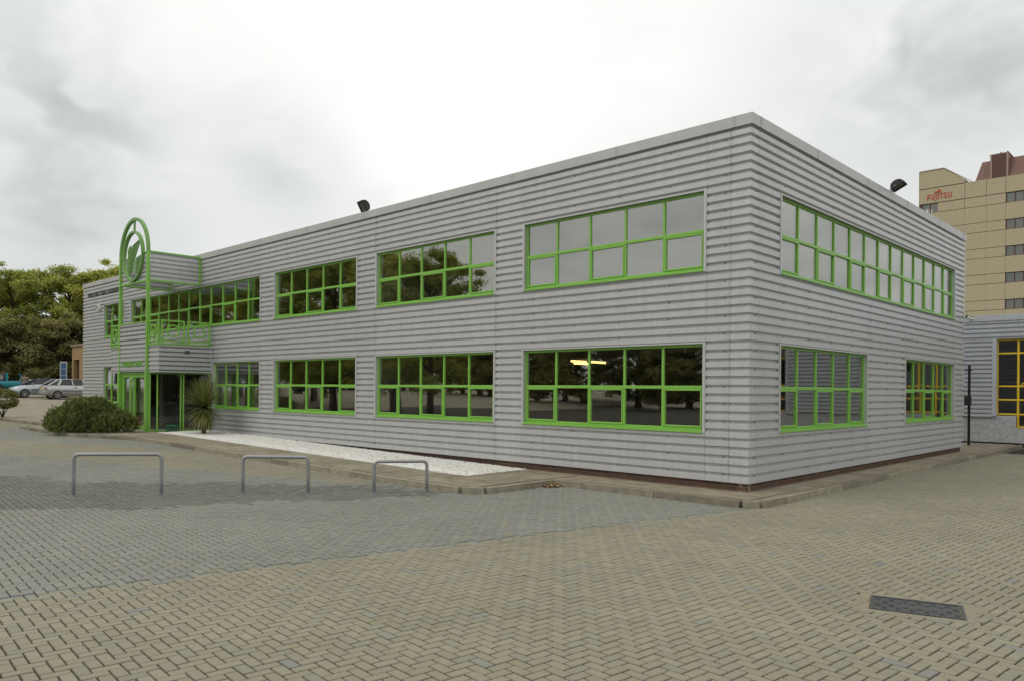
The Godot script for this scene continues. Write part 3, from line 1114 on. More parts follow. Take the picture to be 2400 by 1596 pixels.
	for i in 5:
		var a: Vector2 = pts[i]
		var b: Vector2 = pts[(i + 1) % 5]
		q(ab, Vector3(a.x, a.y, 0.002), Vector3(b.x, b.y, 0.002), Vector3(b.x * 0.85, lerpf(b.y, 0.19, 0.1), 0.1), Vector3(a.x * 0.85, lerpf(a.y, 0.19, 0.1), 0.1), Vector3(a.x + b.x, a.y + b.y - 0.38, 0.1))
	for i in range(1, 4):
		tri(ab, Vector3(pts[0].x * 0.85, lerpf(pts[0].y, 0.19, 0.1), 0.1), Vector3(pts[i].x * 0.85, lerpf(pts[i].y, 0.19, 0.1), 0.1), Vector3(pts[i + 1].x * 0.85, lerpf(pts[i + 1].y, 0.19, 0.1), 0.1), Vector3.BACK)
	part(ab, "case", M.white_plastic, al2)
	block("strobe", M.lamp_glass, al2, Vector3(-0.05, 0.16, 0.1), Vector3(0.05, 0.24, 0.125), 0.008)
	floodlight(Vector3(-12.62, 7.08, -0.12), -8.0, "black floodlight on the roof edge of the long front", true)
	floodlight(Vector3(-0.05, 7.08, -7.95), 95.0, "black floodlight on the roof edge above the side windows", false)
	var cc := thing("security_camera", "white security camera on a bracket at the far upright corner of the side wall", "camera", Vector3(0.0, 4.12, -15.36))
	block("wall_plate", M.white_plastic, cc, Vector3(0.0, -0.06, -0.05), Vector3(0.02, 0.06, 0.05), 0.004)
	tube_part("arm", M.galvanised, cc, [Vector3(0.02, 0, 0), Vector3(0.12, 0.0, -0.05), Vector3(0.2, 0.06, -0.1)], 0.022, 8)
	var hd := group_part("housing", cc, Transform3D(Basis.from_euler(Vector3(-0.25, deg_to_rad(-52), 0)), Vector3(0.25, 0.13, -0.13)))
	block("body", M.white_plastic, hd, Vector3(-0.06, -0.05, -0.05), Vector3(0.06, 0.05, 0.22), 0.012)
	block("sun_shield", M.white_plastic, hd, Vector3(-0.075, 0.056, -0.06), Vector3(0.075, 0.068, 0.27), 0.004)
	block("lens_window", M.black_plastic, hd, Vector3(-0.05, -0.042, 0.22), Vector3(0.05, 0.042, 0.226))


func floodlight(at: Vector3, turn: float, label: String, to_left: bool) -> void:
	var o := thing("floodlight", label, "floodlight", at, deg_to_rad(turn), "floodlights on the roof edge")
	o.scale = Vector3.ONE * 0.9
	block("foot", M.galvanised, o, Vector3(-0.07, 0, -0.07), Vector3(0.07, 0.02, 0.07), 0.004)
	for s in [-1.0, 1.0]:
		bar("bracket_arm", M.galvanised, o, Vector3(0.07 * s, 0.01, 0), Vector3(0.215 * s, 0.2 if to_left else 0.13, 0.06 if to_left else 0.22), 0.035, 0.012)
	var t := Transform3D(Basis(Vector3.RIGHT, deg_to_rad(28.0 if to_left else 62.0)), Vector3(0, 0.22 if to_left else 0.15, 0.1 if to_left else 0.26))
	var hd := group_part("head", o, t)
	# a tray with a rounded back
	var st := S()
	var prof := []
	for k in 9:
		var a := PI * k / 8.0
		prof.append(Vector2(-cos(a) * 0.19, -sin(a) * 0.15))
	for k in 8:
		var a: Vector2 = prof[k]
		var b: Vector2 = prof[k + 1]
		q(st, Vector3(-0.2, a.x, a.y), Vector3(0.2, a.x, a.y), Vector3(0.2, b.x, b.y), Vector3(-0.2, b.x, b.y), Vector3(0, a.x + b.x, a.y + b.y))
		for s in [-0.2, 0.2]:
			tri(st, Vector3(s, 0, 0), Vector3(s, a.x, a.y), Vector3(s, b.x, b.y), Vector3(s, 0, 0))
	part(st, "housing", M.black_plastic, hd)
	block("bezel", M.black_plastic, hd, Vector3(-0.215, 0.15, 0.0), Vector3(0.215, 0.205, 0.05), 0.006)
	block("bezel", M.black_plastic, hd, Vector3(-0.215, -0.205, 0.0), Vector3(0.215, -0.15, 0.05), 0.006)
	block("bezel", M.black_plastic, hd, Vector3(-0.215, -0.15, 0.0), Vector3(-0.16, 0.15, 0.05), 0.006)
	block("bezel", M.black_plastic, hd, Vector3(0.16, -0.15, 0.0), Vector3(0.215, 0.15, 0.05), 0.006)
	block("front_glass", M.lamp_glass, hd, Vector3(-0.16, -0.15, 0.012), Vector3(0.16, 0.15, 0.02))


# ---------------------------------------------------------------- the entrance

func railing(parent: Node, a: Vector3, b: Vector3) -> void:
	# a square panel: frame, a ring in the middle and four struts to its corners; a and b are the lower ends
	var L := a.distance_to(b)
	var r := group_part("railing", parent, Transform3D(Basis((b - a) / L, Vector3.UP, ((b - a) / L).cross(Vector3.UP)), a))
	var gm: Material = M.green
	var y0 := 0.06
	var y1 := 0.87
	block("post", gm, r, Vector3(0, 0, -0.032), Vector3(0.06, y1, 0.032), 0.004)
	block("post", gm, r, Vector3(L - 0.06, 0, -0.032), Vector3(L, y1, 0.032), 0.004)
	block("rail", gm, r, Vector3(0.06, y1 - 0.06, -0.03), Vector3(L - 0.06, y1, 0.03), 0.004)
	block("rail", gm, r, Vector3(0.06, y0, -0.03), Vector3(L - 0.06, y0 + 0.06, 0.03), 0.004)
	var c := Vector3(L * 0.5, (y0 + y1) * 0.5, 0)
	var ry := 0.245
	part(ring_shape(ry - 0.055, ry, 0.05, 0.0, TAU, 28), "ring", gm, r, Transform3D(Basis.IDENTITY, c))
	for sx in [-1.0, 1.0]:
		for sy in [-1.0, 1.0]:
			var corner := Vector3(L * 0.5 + sx * (L * 0.5 - 0.05), (y0 + y1) * 0.5 + sy * ((y1 - y0) * 0.5 - 0.05), 0)
			var to := c + (corner - c).normalized() * (ry - 0.01)
			bar("strut", gm, r, to, corner, 0.028, 0.028)


func emblem(parent: Node, c: Vector3) -> void:
	var e := group_part("emblem", parent, Transform3D(Basis.IDENTITY, c))
	var gm: Material = M.green_old
	# left arm of the V: upright fins side by side, rounded at the top
	for k in 6:
		var x := -0.62 + 0.075 * k
		var top := 0.46 - 0.016 * (k - 3) * (k - 3)
		var low := lerpf(-0.40, -0.72, absf(k - 1.5) / 3.5) - 0.05
		bar("fin", gm, e, Vector3(lerpf(x, -0.55, 0.55), low, 0), Vector3(x, top, 0), 0.03, 0.035, 0.0, Vector3.RIGHT)
	# right arm: a ladder of slats that widens upwards
	for k in 17:
		var t := k / 16.0
		var y := lerpf(-0.66, 0.42, t)
		var xa := lerpf(-0.53, -0.16, t)
		var xb := lerpf(-0.47, 0.60, t)
		bar("slat", gm, e, Vector3(xa, y, 0.01), Vector3(xb, y + (xb - xa) * 0.24, 0.01), 0.024, 0.035)
	bar("edge", gm, e, Vector3(-0.5, -0.72, 0), Vector3(0.66, 0.62, 0), 0.03, 0.045, 0.0, Vector3.RIGHT)
	# the G: nested arcs below, slats above, an upright at the right
	for k in 7:
		var r := 0.36 - 0.012 * k
		var yy := -0.34 + 0.062 * k
		part(ring_shape(r - 0.028, r, 0.035, PI * 1.12, PI * 1.88, 16), "arc", gm, e, Transform3D(Basis(Vector3(1, 0, 0), Vector3(0, 1.0, 0), Vector3(0, 0, 1)), Vector3(0.2, yy, 0)))
	for k in 4:
		bar("slat", gm, e, Vector3(0.18, -0.10 - 0.055 * k, 0), Vector3(0.72, -0.02 - 0.055 * k, 0), 0.022, 0.035)
	for k in 4:
		bar("fin", gm, e, Vector3(0.56 + 0.05 * k, -0.55 + 0.05 * k, 0), Vector3(0.60 + 0.055 * k, -0.04, 0), 0.034, 0.035, 0.0, Vector3.RIGHT)


func clad_panel(parent: Node, a: Vector3, face: Vector3, w: float, y0: float, y1: float, material: Material, called := "panel") -> void:
	# a ribbed panel standing at a, running to the right as seen from outside
	var x := Vector3.UP.cross(face)
	part(clad_shape(0, w, y0, y1), called, material, parent, Transform3D(Basis(x, Vector3.UP, face), Vector3(a.x, 0, a.z)))


func entrance() -> void:
	var o := thing("entrance_porch", "green steel entrance porch with arched emblem, balcony and glass doors", "porch")
	var g: Material = M.green
	var XL := -26.5
	var XR := -23.7
	var Z := 2.05
	var Y0 := path_level(-24.0) - 0.02
	for x in [XL, XR]:
		block("post", g, o, Vector3(x - 0.058, Y0, Z - 0.058), Vector3(x + 0.058, 6.95, Z + 0.058), 0.006)
		block("post_foot", g, o, Vector3(x - 0.085, Y0, Z - 0.085), Vector3(x + 0.085, 2.3, Z + 0.085), 0.006)
	var mid := Vector3((XL + XR) * 0.5, 6.95, Z)
	part(ring_shape(1.34, 1.458, 0.116, 0.0, PI, 48), "arch", M.green_old, o, Transform3D(Basis.IDENTITY, mid))
	var rc := mid + Vector3(0, -0.07, 0.03)
	part(ring_shape(0.92, 1.0, 0.13, 0.0, TAU, 56), "ring", M.green_old, o, Transform3D(Basis.IDENTITY, rc))
	block("hanger", M.green_old, o, Vector3(mid.x - 0.035, rc.y + 0.99, Z - 0.035), Vector3(mid.x + 0.035, 6.95 + 1.33, Z + 0.035), 0.004)
	emblem(o, rc + Vector3(0, 0, -0.02))
	# upper canopy: three ribbed panels in green edging, open to the sky
	part(clad_with_hole(XL + 0.075, XR - 0.075, 5.86, 6.90, Vector2(rc.x, rc.y), 0.99), "front_panel", M.clad0, o, Transform3D(Basis.IDENTITY, Vector3(0, 0, Z - 0.01)))
	for s in [[XL + 0.075, rc.x - 0.99], [rc.x + 0.99, XR - 0.075]]:
		block("edging", g, o, Vector3(s[0], 6.90, Z - 0.06), Vector3(s[1], 6.95, Z + 0.03), 0.004)
	block("edging", g, o, Vector3(XL + 0.075, 5.79, Z - 0.06), Vector3(XR - 0.075, 5.86, Z + 0.035), 0.004)
	clad_panel(o, Vector3(XR + 0.03, 0, Z - 0.075), Vector3.RIGHT, Z - 0.12, 5.86, 6.90, M.clad1)
	clad_panel(o, Vector3(XL - 0.03, 0, 0.05), Vector3.LEFT, Z - 0.12, 5.86, 6.90, M.clad1)
	for x in [XL, XR]:
		var ox := 0.02 if x == XR else -0.02
		block("edging", g, o, Vector3(x - 0.04 + ox, 6.90, 0.05), Vector3(x + 0.04 + ox, 6.96, Z - 0.075), 0.004)
		block("edging", g, o, Vector3(x - 0.04 + ox, 5.80, 0.05), Vector3(x + 0.04 + ox, 5.86, Z - 0.075), 0.004)
		block("edging", g, o, Vector3(x - 0.042 + ox, 5.80, 0.02), Vector3(x + 0.042 + ox, 6.962, 0.09), 0.004)
		for y in [6.05, 6.65]:
			block("fixing_bracket", g, o, Vector3(x - 0.03 + ox, y - 0.03, -0.02), Vector3(x + 0.03 + ox, y + 0.03, 0.02), 0.004)
	# balcony
	var BL := -27.55
	var BR := -22.63
	var BZ := 2.05
	clad_panel(o, Vector3(BL, 0, BZ), Vector3.BACK, XL - 0.1 - BL, 2.30, 3.33, M.clad2, "balcony_side_sheet")
	clad_panel(o, Vector3(XR + 0.1, 0, BZ), Vector3.BACK, BR - XR - 0.1, 2.30, 3.33, M.clad2, "balcony_side_sheet")
	clad_panel(o, Vector3(BR, 0, BZ), Vector3.RIGHT, 0.62, 2.30, 3.33, M.clad1, "balcony_side_sheet")
	clad_panel(o, Vector3(BR, 0, BZ - 0.625), Vector3.RIGHT, BZ - 0.66, 2.30, 3.33, M.clad1, "balcony_side_sheet")
	clad_panel(o, Vector3(BL, 0, 0.0), Vector3.LEFT, BZ, 2.30, 3.33, M.clad1, "balcony_side_sheet")
	clad_panel(o, Vector3(XL + 0.076, 0, Z + 0.05), Vector3.BACK, XR - XL - 0.152, 2.33, 4.2, M.clad0, "front_panel")
	block("balcony_floor", M.lining, o, Vector3(BL + 0.05, 2.31, 0.0), Vector3(BR - 0.05, 3.28, BZ - 0.06))
	block("panel_back", M.lining, o, Vector3(XL + 0.08, 3.28, Z - 0.06), Vector3(XR - 0.08, 4.19, Z))
	block("closing_strip", M.trim, o, Vector3(BR - 0.03, 2.3, 0.002), Vector3(BR + 0.008, 3.33, 0.05), 0.003)
	block("edging", g, o, Vector3(XL + 0.076, 4.2, Z - 0.06), Vector3(XR - 0.076, 4.25, Z + 0.07), 0.004)
	block("edging", g, o, Vector3(BL - 0.03, 3.33, BZ - 0.05), Vector3(XL - 0.076, 3.385, BZ + 0.03), 0.004)
	block("edging", g, o, Vector3(XR + 0.076, 3.33, BZ - 0.05), Vector3(BR + 0.03, 3.385, BZ + 0.03), 0.004)
	block("edging", g, o, Vector3(BR - 0.05, 3.33, 0.03), Vector3(BR + 0.03, 3.385, BZ - 0.05), 0.004)
	block("edging", g, o, Vector3(BL - 0.03, 3.33, 0.03), Vector3(BL + 0.05, 3.385, BZ - 0.05), 0.004)
	railing(o, Vector3(XR + 0.12, 3.385, BZ), Vector3(BR - 0.02, 3.385, BZ))
	railing(o, Vector3(BL + 0.02, 3.385, BZ), Vector3(XL - 0.12, 3.385, BZ))
	railing(o, Vector3(BR, 3.385, BZ - 0.08), Vector3(BR, 3.385, 1.08))
	railing(o, Vector3(BR, 3.385, 0.98), Vector3(BR, 3.385, 0.07))
	railing(o, Vector3(BL, 3.385, 1.08), Vector3(BL, 3.385, BZ - 0.08))
	railing(o, Vector3(BL, 3.385, 0.07), Vector3(BL, 3.385, 0.98))
	block("vent", M.screw, o, Vector3(BR - 0.01, 3.0, 0.88), Vector3(BR + 0.012, 3.14, 1.07), 0.003)
	letters("STERLING COURT", "letter", M.green, o, Vector3(-26.16, 2.54, Z + 0.05), Vector3.RIGHT, Vector3.BACK, 2.16, 0.19, 0.05)
	# doors between the posts
	var zt := 1.98
	block("door_head", g, o, Vector3(XL + 0.1, 2.22, zt - 0.05), Vector3(XR - 0.1, 2.31, zt + 0.05), 0.005)
	block("threshold", M.trim, o, Vector3(XL + 0.1, Y0, zt - 0.06), Vector3(XR - 0.1, Y0 + 0.03, zt + 0.06), 0.004)
	for x in [-26.36, -23.95]:
		block("door_jamb", g, o, Vector3(x - 0.04, Y0 + 0.03, zt - 0.045), Vector3(x + 0.04, 2.22, zt + 0.045), 0.005)
	for d in [[-26.30, -25.17, 1], [-25.14, -24.0, -1]]:
		var leaf := group_part("door", o)
		var a: float = d[0]
		var b: float = d[1]
		var y0 := Y0 + 0.04
		block("stile", g, leaf, Vector3(a, y0, zt - 0.03), Vector3(a + 0.09, 2.21, zt + 0.03), 0.005)
		block("stile", g, leaf, Vector3(b - 0.09, y0, zt - 0.03), Vector3(b, 2.21, zt + 0.03), 0.005)
		block("rail", g, leaf, Vector3(a + 0.09, 2.11, zt - 0.028), Vector3(b - 0.09, 2.21, zt + 0.028), 0.005)
		block("rail", g, leaf, Vector3(a + 0.09, y0, zt - 0.028), Vector3(b - 0.09, y0 + 0.16, zt + 0.028), 0.005)
		block("pane", M.glass, leaf, Vector3(a + 0.08, y0 + 0.15, zt - 0.004), Vector3(b - 0.08, 2.12, zt + 0.004))
		var hx := b - 0.045 if d[2] > 0 else a + 0.045
		var pts := [Vector3(hx, 2.1, zt + 0.03)]
		for k in 5:
			var t := PI * 0.5 * k / 4.0
			pts.append(Vector3(hx, 2.0 + 0.1 * cos(t) - 0.0, zt + 0.05 + 0.1 * sin(t)))
		pts.append(Vector3(hx, 0.42, zt + 0.15))
		for k in 5:
			var t := PI * 0.5 * k / 4.0
			pts.append(Vector3(hx, 0.40 - 0.1 * sin(t), zt + 0.05 + 0.1 * cos(t)))
		tube_part("handle", g, leaf, pts, 0.024, 10)
	# slanting glass screens from the posts back to the wall
	for s in [[Vector3(XR + 0.08, 0, 2.0), Vector3(-22.68, 0, 0.03), "R"], [Vector3(XL - 0.08, 0, 2.0), Vector3(-27.5, 0, 0.03), "L"]]:
		var a: Vector3 = s[0]
		var b: Vector3 = s[1]
		var L := a.distance_to(b)
		var dir := (b - a) / L
		var scr := group_part("glass_screen", o, Transform3D(Basis(dir, Vector3.UP, dir.cross(Vector3.UP)), a))
		block("rail", g, scr, Vector3(0, Y0 + 0.01, -0.03), Vector3(L, Y0 + 0.07, 0.03), 0.004)
		block("rail", g, scr, Vector3(0, 2.25, -0.03), Vector3(L, 2.31, 0.03), 0.004)
		var cuts := [0.02, 0.13 * L, 0.51 * L, 0.555 * L, L - 0.03]
		for m in cuts:
			block("mullion", g, scr, Vector3(m - 0.03, Y0 + 0.07, -0.032), Vector3(m + 0.03, 2.25, 0.032), 0.005)
		for k in 4:
			if cuts[k + 1] - cuts[k] > 0.12:
				block("pane" if s[2] == "R" else "lobby_panel", M.glass if s[2] == "R" else M.dark_door, scr, Vector3(cuts[k] + 0.025, Y0 + 0.06, -0.005), Vector3(cuts[k + 1] - 0.025, 2.26, 0.005))
	block("lobby_mat", M.carpet, o, Vector3(-27.4, Y0 - 0.06, -0.2), Vector3(-22.7, Y0 + 0.012, 1.9))


# ---------------------------------------------------------------- neighbours

func unit_building() -> void:
	var o := thing("workshop_building", "low silver ribbed workshop with yellow framed windows above a white painted brick base", "building")
	var Z := -20.6
	use_frame(o, Vector3(0, 0, Z), Vector3.BACK)
	var m: Material = M.unit_clad
	var wins := [[-0.1, 3.4], [8.3, 11.8], [16.7, 20.2]]
	var x := -12.0
	for w in wins + [[30.0, 30.0]]:
		var a := x
		var b: float = w[0] - (0.15 if w[0] < 30 else 0.0)
		var n := maxi(1, roundi((b - a) / 4.0))
		for k in n:
			part(clad_shape(lerpf(a, b, float(k) / n) + 0.003, lerpf(a, b, float(k + 1) / n) - 0.003, 0.95, 3.86), "cladding_sheet", m, o)
		block("lining", M.lining, o, Vector3(a, 0.9, -0.3), Vector3(b, 3.86, -0.066))
		block("base_trim", M.trim, o, Vector3(a, 0.88, -0.1), Vector3(b, 0.95, 0.01))
		x = w[1] + 0.15
	for k in 10:
		part(clad_shape(-12 + 4.2 * k + 0.003, -12 + 4.2 * (k + 1) - 0.003, 3.87, 4.56), "cladding_sheet", m, o)
		block("flashing", M.unit_clad, o, Vector3(-12 + 4.2 * k + 0.003, 4.56, -0.3), Vector3(-12 + 4.2 * (k + 1) - 0.003, 4.79, 0.03), 0.004)
	block("lining", M.lining, o, Vector3(-12, 3.86, -0.3), Vector3(30, 4.56, -0.066))
	for w in wins:
		var a: float = w[0]
		var b: float = w[1]
		var wd := group_part("window", o)
		block("jamb_trim", m, wd, Vector3(a - 0.15, 0.9, -0.25), Vector3(a, 3.87, 0.012), 0.004)
		block("jamb_trim", m, wd, Vector3(b, 0.9, -0.25), Vector3(b + 0.15, 3.87, 0.012), 0.004)
		var y: Material = M.yellow
		var rows := [0.99, 1.54, 2.06, 3.32, 3.83]
		var cols := [a, a + 0.69, a + 1.4, a + 2.1, a + 2.8, b]
		for c in cols:
			var foot := 0.48 if c == cols[1] or c == cols[3] else 0.94
			block("mullion", y, wd, Vector3(c - 0.035, foot, -0.2), Vector3(c + 0.035, 3.86, -0.12), 0.006)
		for r in rows:
			block("transom", y, wd, Vector3(a + 0.035, r - 0.03, -0.19), Vector3(b - 0.035, r + 0.03, -0.122), 0.006)
		block("transom", y, wd, Vector3(cols[1] + 0.035, 0.48, -0.19), Vector3(cols[3] - 0.035, 0.54, -0.122), 0.006)
		bar("brace", y, wd, Vector3(cols[1] + 0.04, 2.08, -0.3), Vector3(cols[3], 3.3, -0.3), 0.06, 0.05)
		for c in 5:
			for r in 4:
				block("pane", M.glass, wd, Vector3(cols[c] + 0.03, rows[r] + 0.025, -0.165), Vector3(cols[c + 1] - 0.03, rows[r + 1] - 0.025, -0.155))
		for c in [1, 2]:
			block("pane", M.glass, wd, Vector3(cols[c] + 0.03, 0.53, -0.165), Vector3(cols[c + 1] - 0.03, 0.965, -0.155))
		# shelving and benches that show dimly through the glass
		for k in 3:
			block("shelf", M.inside_wall, wd, Vector3(a - 0.3, 0.5 + 0.85 * k, -2.6), Vector3(b + 0.3, 0.55 + 0.85 * k, -2.1))
	block("floor", M.lining, o, Vector3(-12, -0.3, -8), Vector3(30, -0.17, -0.3))
	block("back_wall", M.lining, o, Vector3(-12, -0.2, -8.2), Vector3(30, 4.7, -8))
	block("roof", M.roof, o, Vector3(-12, 4.5, -8.2), Vector3(30, 4.6, -0.3))
	# painted brick base laid in courses
	var base := S()
	for k in 14:
		for s in [[-12.0, 0.58], [1.98, 8.98], [10.38, 17.38], [18.8, 30.0]]:
			if k < 8:
				add_box(base, Vector3(s[0], -0.1 + 0.072 * k, -0.2), Vector3(s[1], -0.1 + 0.072 * k + 0.064, -0.06), 0.003)
	for k in range(8, 14):
		add_box(base, Vector3(-12.0, -0.1 + 0.072 * k, -0.2), Vector3(0.55, -0.1 + 0.072 * k + 0.064, -0.06), 0.003)
		add_box(base, Vector3(2.0, -0.1 + 0.072 * k, -0.2), Vector3(8.95, -0.1 + 0.072 * k + 0.064, -0.06), 0.003)
		add_box(base, Vector3(10.4, -0.1 + 0.072 * k, -0.2), Vector3(17.35, -0.1 + 0.072 * k + 0.064, -0.06), 0.003)
		add_box(base, Vector3(18.8, -0.1 + 0.072 * k, -0.2), Vector3(30.0, -0.1 + 0.072 * k + 0.064, -0.06), 0.003)
	stuff(part(base, "brick_courses", M.white_brick, o))
	for s in [[-12.0, 0.55], [2.0, 8.95], [10.4, 17.35], [18.8, 30.0]]:
		block("brick_core", M.white_brick, o, Vector3(s[0], -0.1, -0.3), Vector3(s[1], 0.93, -0.066))
	for s in [[0.55, 2.0], [8.95, 10.4], [17.35, 18.8]]:
		block("brick_core", M.white_brick, o, Vector3(s[0], -0.1, -0.3), Vector3(s[1], 0.47, -0.062))
	block("damp_course", M.black_paint, o, Vector3(-12, -0.3, -0.3), Vector3(30, -0.1, -0.045))
	framed = null
	var p := thing("gate_post", "slim black steel post with a lock box at the far end of the side path", "post", Vector3(-0.61, -0.17, -18.8))
	block("shaft", M.black_paint, p, Vector3(-0.04, 0, -0.04), Vector3(0.04, 2.98, 0.04), 0.005)
	block("cap", M.black_paint, p, Vector3(-0.05, 2.98, -0.05), Vector3(0.05, 3.0, 0.05), 0.004)
	block("lock_box", M.black_plastic, p, Vector3(-0.15, 1.5, -0.05), Vector3(0.07, 1.85, 0.075), 0.012)
	block("hinge_pin", M.black_paint, p, Vector3(-0.16, 2.78, -0.02), Vector3(-0.04, 2.82, 0.02), 0.004)
	block("hinge_pin", M.black_paint, p, Vector3(0.04, 2.78, -0.02), Vector3(0.1, 2.82, 0.02), 0.004)


func tower() -> void:
	var o := thing("office_tower", "tall buff concrete office tower with red lettering and a brown metal roof", "building")
	var Z := -94.0
	use_frame(o, Vector3(0, 0, Z), Vector3.BACK)
	var XL := -23.74
	var XR := 7.0
	block("core", M.tower_core, o, Vector3(XL + 0.3, -0.5, -16), Vector3(XR, 27.8, -0.35))
	var cols := [XL, -18.56, -16.2, -14.18]
	# storeys: a spandrel of wide slabs under a band that turns to windows
	for k in 9:
		var top := 25.89 - 3.2 * k
		if top < 0.0:
			break
		var band := top - 1.19
		for c in 3:
			if k == 0 and c == 0:
				block("panel", M.concrete, o, Vector3(-21.56, band + 0.03, -0.34), Vector3(cols[1] - 0.03, top - 0.03, 0.0), 0.008)
			else:
				block("panel", M.concrete, o, Vector3(cols[c] + 0.006, band + 0.03, -0.34), Vector3(cols[c + 1] - 0.006, top - 0.03, 0.0), 0.008)
			block("panel", M.concrete, o, Vector3(cols[c] + 0.006, band - 1.99, -0.34), Vector3(cols[c + 1] - 0.006, band - 0.03, 0.02), 0.008)
		var x := -14.18
		while x < XR:
			block("panel", M.concrete, o, Vector3(x + 0.02, band - 1.99, -0.34), Vector3(x + 5.274, band - 0.03, 0.02), 0.008)
			x += 5.28
		var w := group_part("window", o)
		block("frame", M.tower_frame, w, Vector3(-14.18, band - 0.02, -0.3), Vector3(XR, band + 0.04, -0.1))
		var n := 0
		x = -14.18
		while x < XR - 0.5:
			block("mullion", M.tower_frame, w, Vector3(x, band + 0.04, -0.3), Vector3(x + 0.07, top - 0.05, -0.1))
			block("pane", M.tower_glass, w, Vector3(x + 0.07, band + 0.04, -0.24), Vector3(x + 0.9, top - 0.05, -0.22))
			x += 0.9
			n += 1
	# top left: two window lights, the lettered fascia and a gable that slopes down
	var tw := group_part("window", o)
	block("frame", M.tower_frame, tw, Vector3(XL + 0.1, 24.7, -0.3), Vector3(XL + 0.32, 25.85, -0.06))
	block("mullion", M.tower_frame, tw, Vector3(-22.53, 24.7, -0.3), Vector3(-22.46, 25.85, -0.1))
	for p in [[XL + 0.32, -22.53], [-22.46, -21.56]]:
		block("pane", M.tower_glass, tw, Vector3(p[0], 24.7, -0.24), Vector3(p[1], 25.85, -0.22))
	for p in [[-23.0, -22.7], [-22.62, -22.54], [-22.4, -22.25]]:
		block("blind", M.sign_white, tw, Vector3(p[0], 24.72, -0.2), Vector3(p[1], 25.25, -0.18))
	block("fascia", M.concrete, o, Vector3(XL, 25.94, -0.34), Vector3(-18.56, 27.8, 0.03), 0.02)
	for c in [[-18.53, -16.22], [-16.18, -14.2]]:
		block("fascia", M.concrete, o, Vector3(c[0], 25.94, -0.34), Vector3(c[1], 27.88, 0.0), 0.008)
	var x := -14.16
	while x < XR:
		block("fascia", M.concrete, o, Vector3(x, 25.94, -0.34), Vector3(x + 5.24, 27.88, 0.0), 0.008)
		x += 5.28
	var gb := S()
	var g := [Vector2(XL, 27.9), Vector2(XL, 30.13), Vector2(-20.89, 30.13), Vector2(-18.53, 28.35), Vector2(-18.53, 27.9)]
	for i in 5:
		var a: Vector2 = g[i]
		var b: Vector2 = g[(i + 1) % 5]
		q(gb, Vector3(a.x, a.y, 0.03), Vector3(b.x, b.y, 0.03), Vector3(b.x, b.y, -9), Vector3(a.x, a.y, -9), Vector3(a.y - b.y, b.x - a.x, 0) * -1.0 + Vector3(a.x + b.x + 42.0, a.y + b.y - 58.0, 0) * 0.6)
	for i in range(1, 4):
		tri(gb, Vector3(g[0].x, g[0].y, 0.03), Vector3(g[i].x, g[i].y, 0.03), Vector3(g[i + 1].x, g[i + 1].y, 0.03), Vector3.BACK)
	part(gb, "gable", M.concrete, o)
	bar("coping", M.copper_trim, o, Vector3(XL - 0.02, 30.16, 0.0), Vector3(-20.87, 30.16, 0.0), 0.08, 0.2)
	bar("coping", M.copper_trim, o, Vector3(-20.89, 30.16, 0.0), Vector3(-17.8, 27.92, 0.0), 0.08, 0.2)
	block("end_wall", M.copper_trim, o, Vector3(XL - 0.06, -0.5, -16), Vector3(XL + 0.02, 30.1, -0.05))
	# roof: steep brown sheet metal with a louvred plant box
	var rf := S()
	var R := [Vector3(-17.48, 27.85, -0.2), Vector3(-16.89, 30.3, -1.0), Vector3(XR - 1.0, 30.3, -1.0), Vector3(XR, 27.85, -0.2)]
	q(rf, R[0], R[1], R[2], R[3], Vector3(0, 0.3, 1))
	q(rf, R[0], R[1], R[1] + Vector3(0, 0, -12), R[0] + Vector3(0, 0, -14), Vector3(-1, 0.3, 0))
	q(rf, R[1], R[2], R[2] + Vector3(0, 0, -12), R[1] + Vector3(0, 0, -12), Vector3.UP)
	part(rf, "roof", M.copper_roof, o)
	x = -16.6
	while x < XR - 2:
		bar("roof_seam", M.copper_trim, o, Vector3(x - 0.08, 27.9, -0.19), Vector3(x, 30.3, -0.98), 0.05, 0.05, 0.0, Vector3.RIGHT)
		x += 1.2 if x > -13.4 or x < -16.5 else 4.4
	block("plant_box", M.copper_roof, o, Vector3(-15.8, 27.9, -3), Vector3(-13.98, 30.7, -0.16))
	block("plant_cap", M.copper_trim, o, Vector3(-15.9, 30.7, -3.1), Vector3(-13.9, 30.8, 0.0))
	for s in [-15.8, -14.1]:
		block("plant_edge", M.copper_trim, o, Vector3(s - 0.05, 27.9, -0.16), Vector3(s + 0.14, 30.7, 0.0))
	for k in 22:
		block("louvre", M.copper_roof, o, Vector3(-15.66, 27.95 + 0.125 * k, -0.16), Vector3(-14.15, 28.02 + 0.125 * k, -0.04))
	for s in [-14.9, -14.2]:
		block("roof_vent", M.black_plastic, o, Vector3(s, 30.8, -0.6), Vector3(s + 0.16, 31.02, -0.4), 0.03)
	letters("FUJITSU", "letter", M.sign_red, o, Vector3(-22.85, 26.38, 0.05), Vector3.RIGHT, Vector3.BACK, 2.95, 0.66, 0.12, 0.9)
	# the loop over the J and the I
	part(ring_shape(0.08, 0.17, 0.12, 0.0, TAU, 20), "letter", M.sign_red, o, Transform3D(Basis.IDENTITY, Vector3(-21.40, 27.36, 0.1)))
	part(ring_shape(0.14, 0.23, 0.12, PI * 0.1, PI * 0.95, 14), "letter", M.sign_red, o, Transform3D(Basis.IDENTITY, Vector3(-21.74, 27.12, 0.1)))
	framed = null


# ---------------------------------------------------------------- the far left

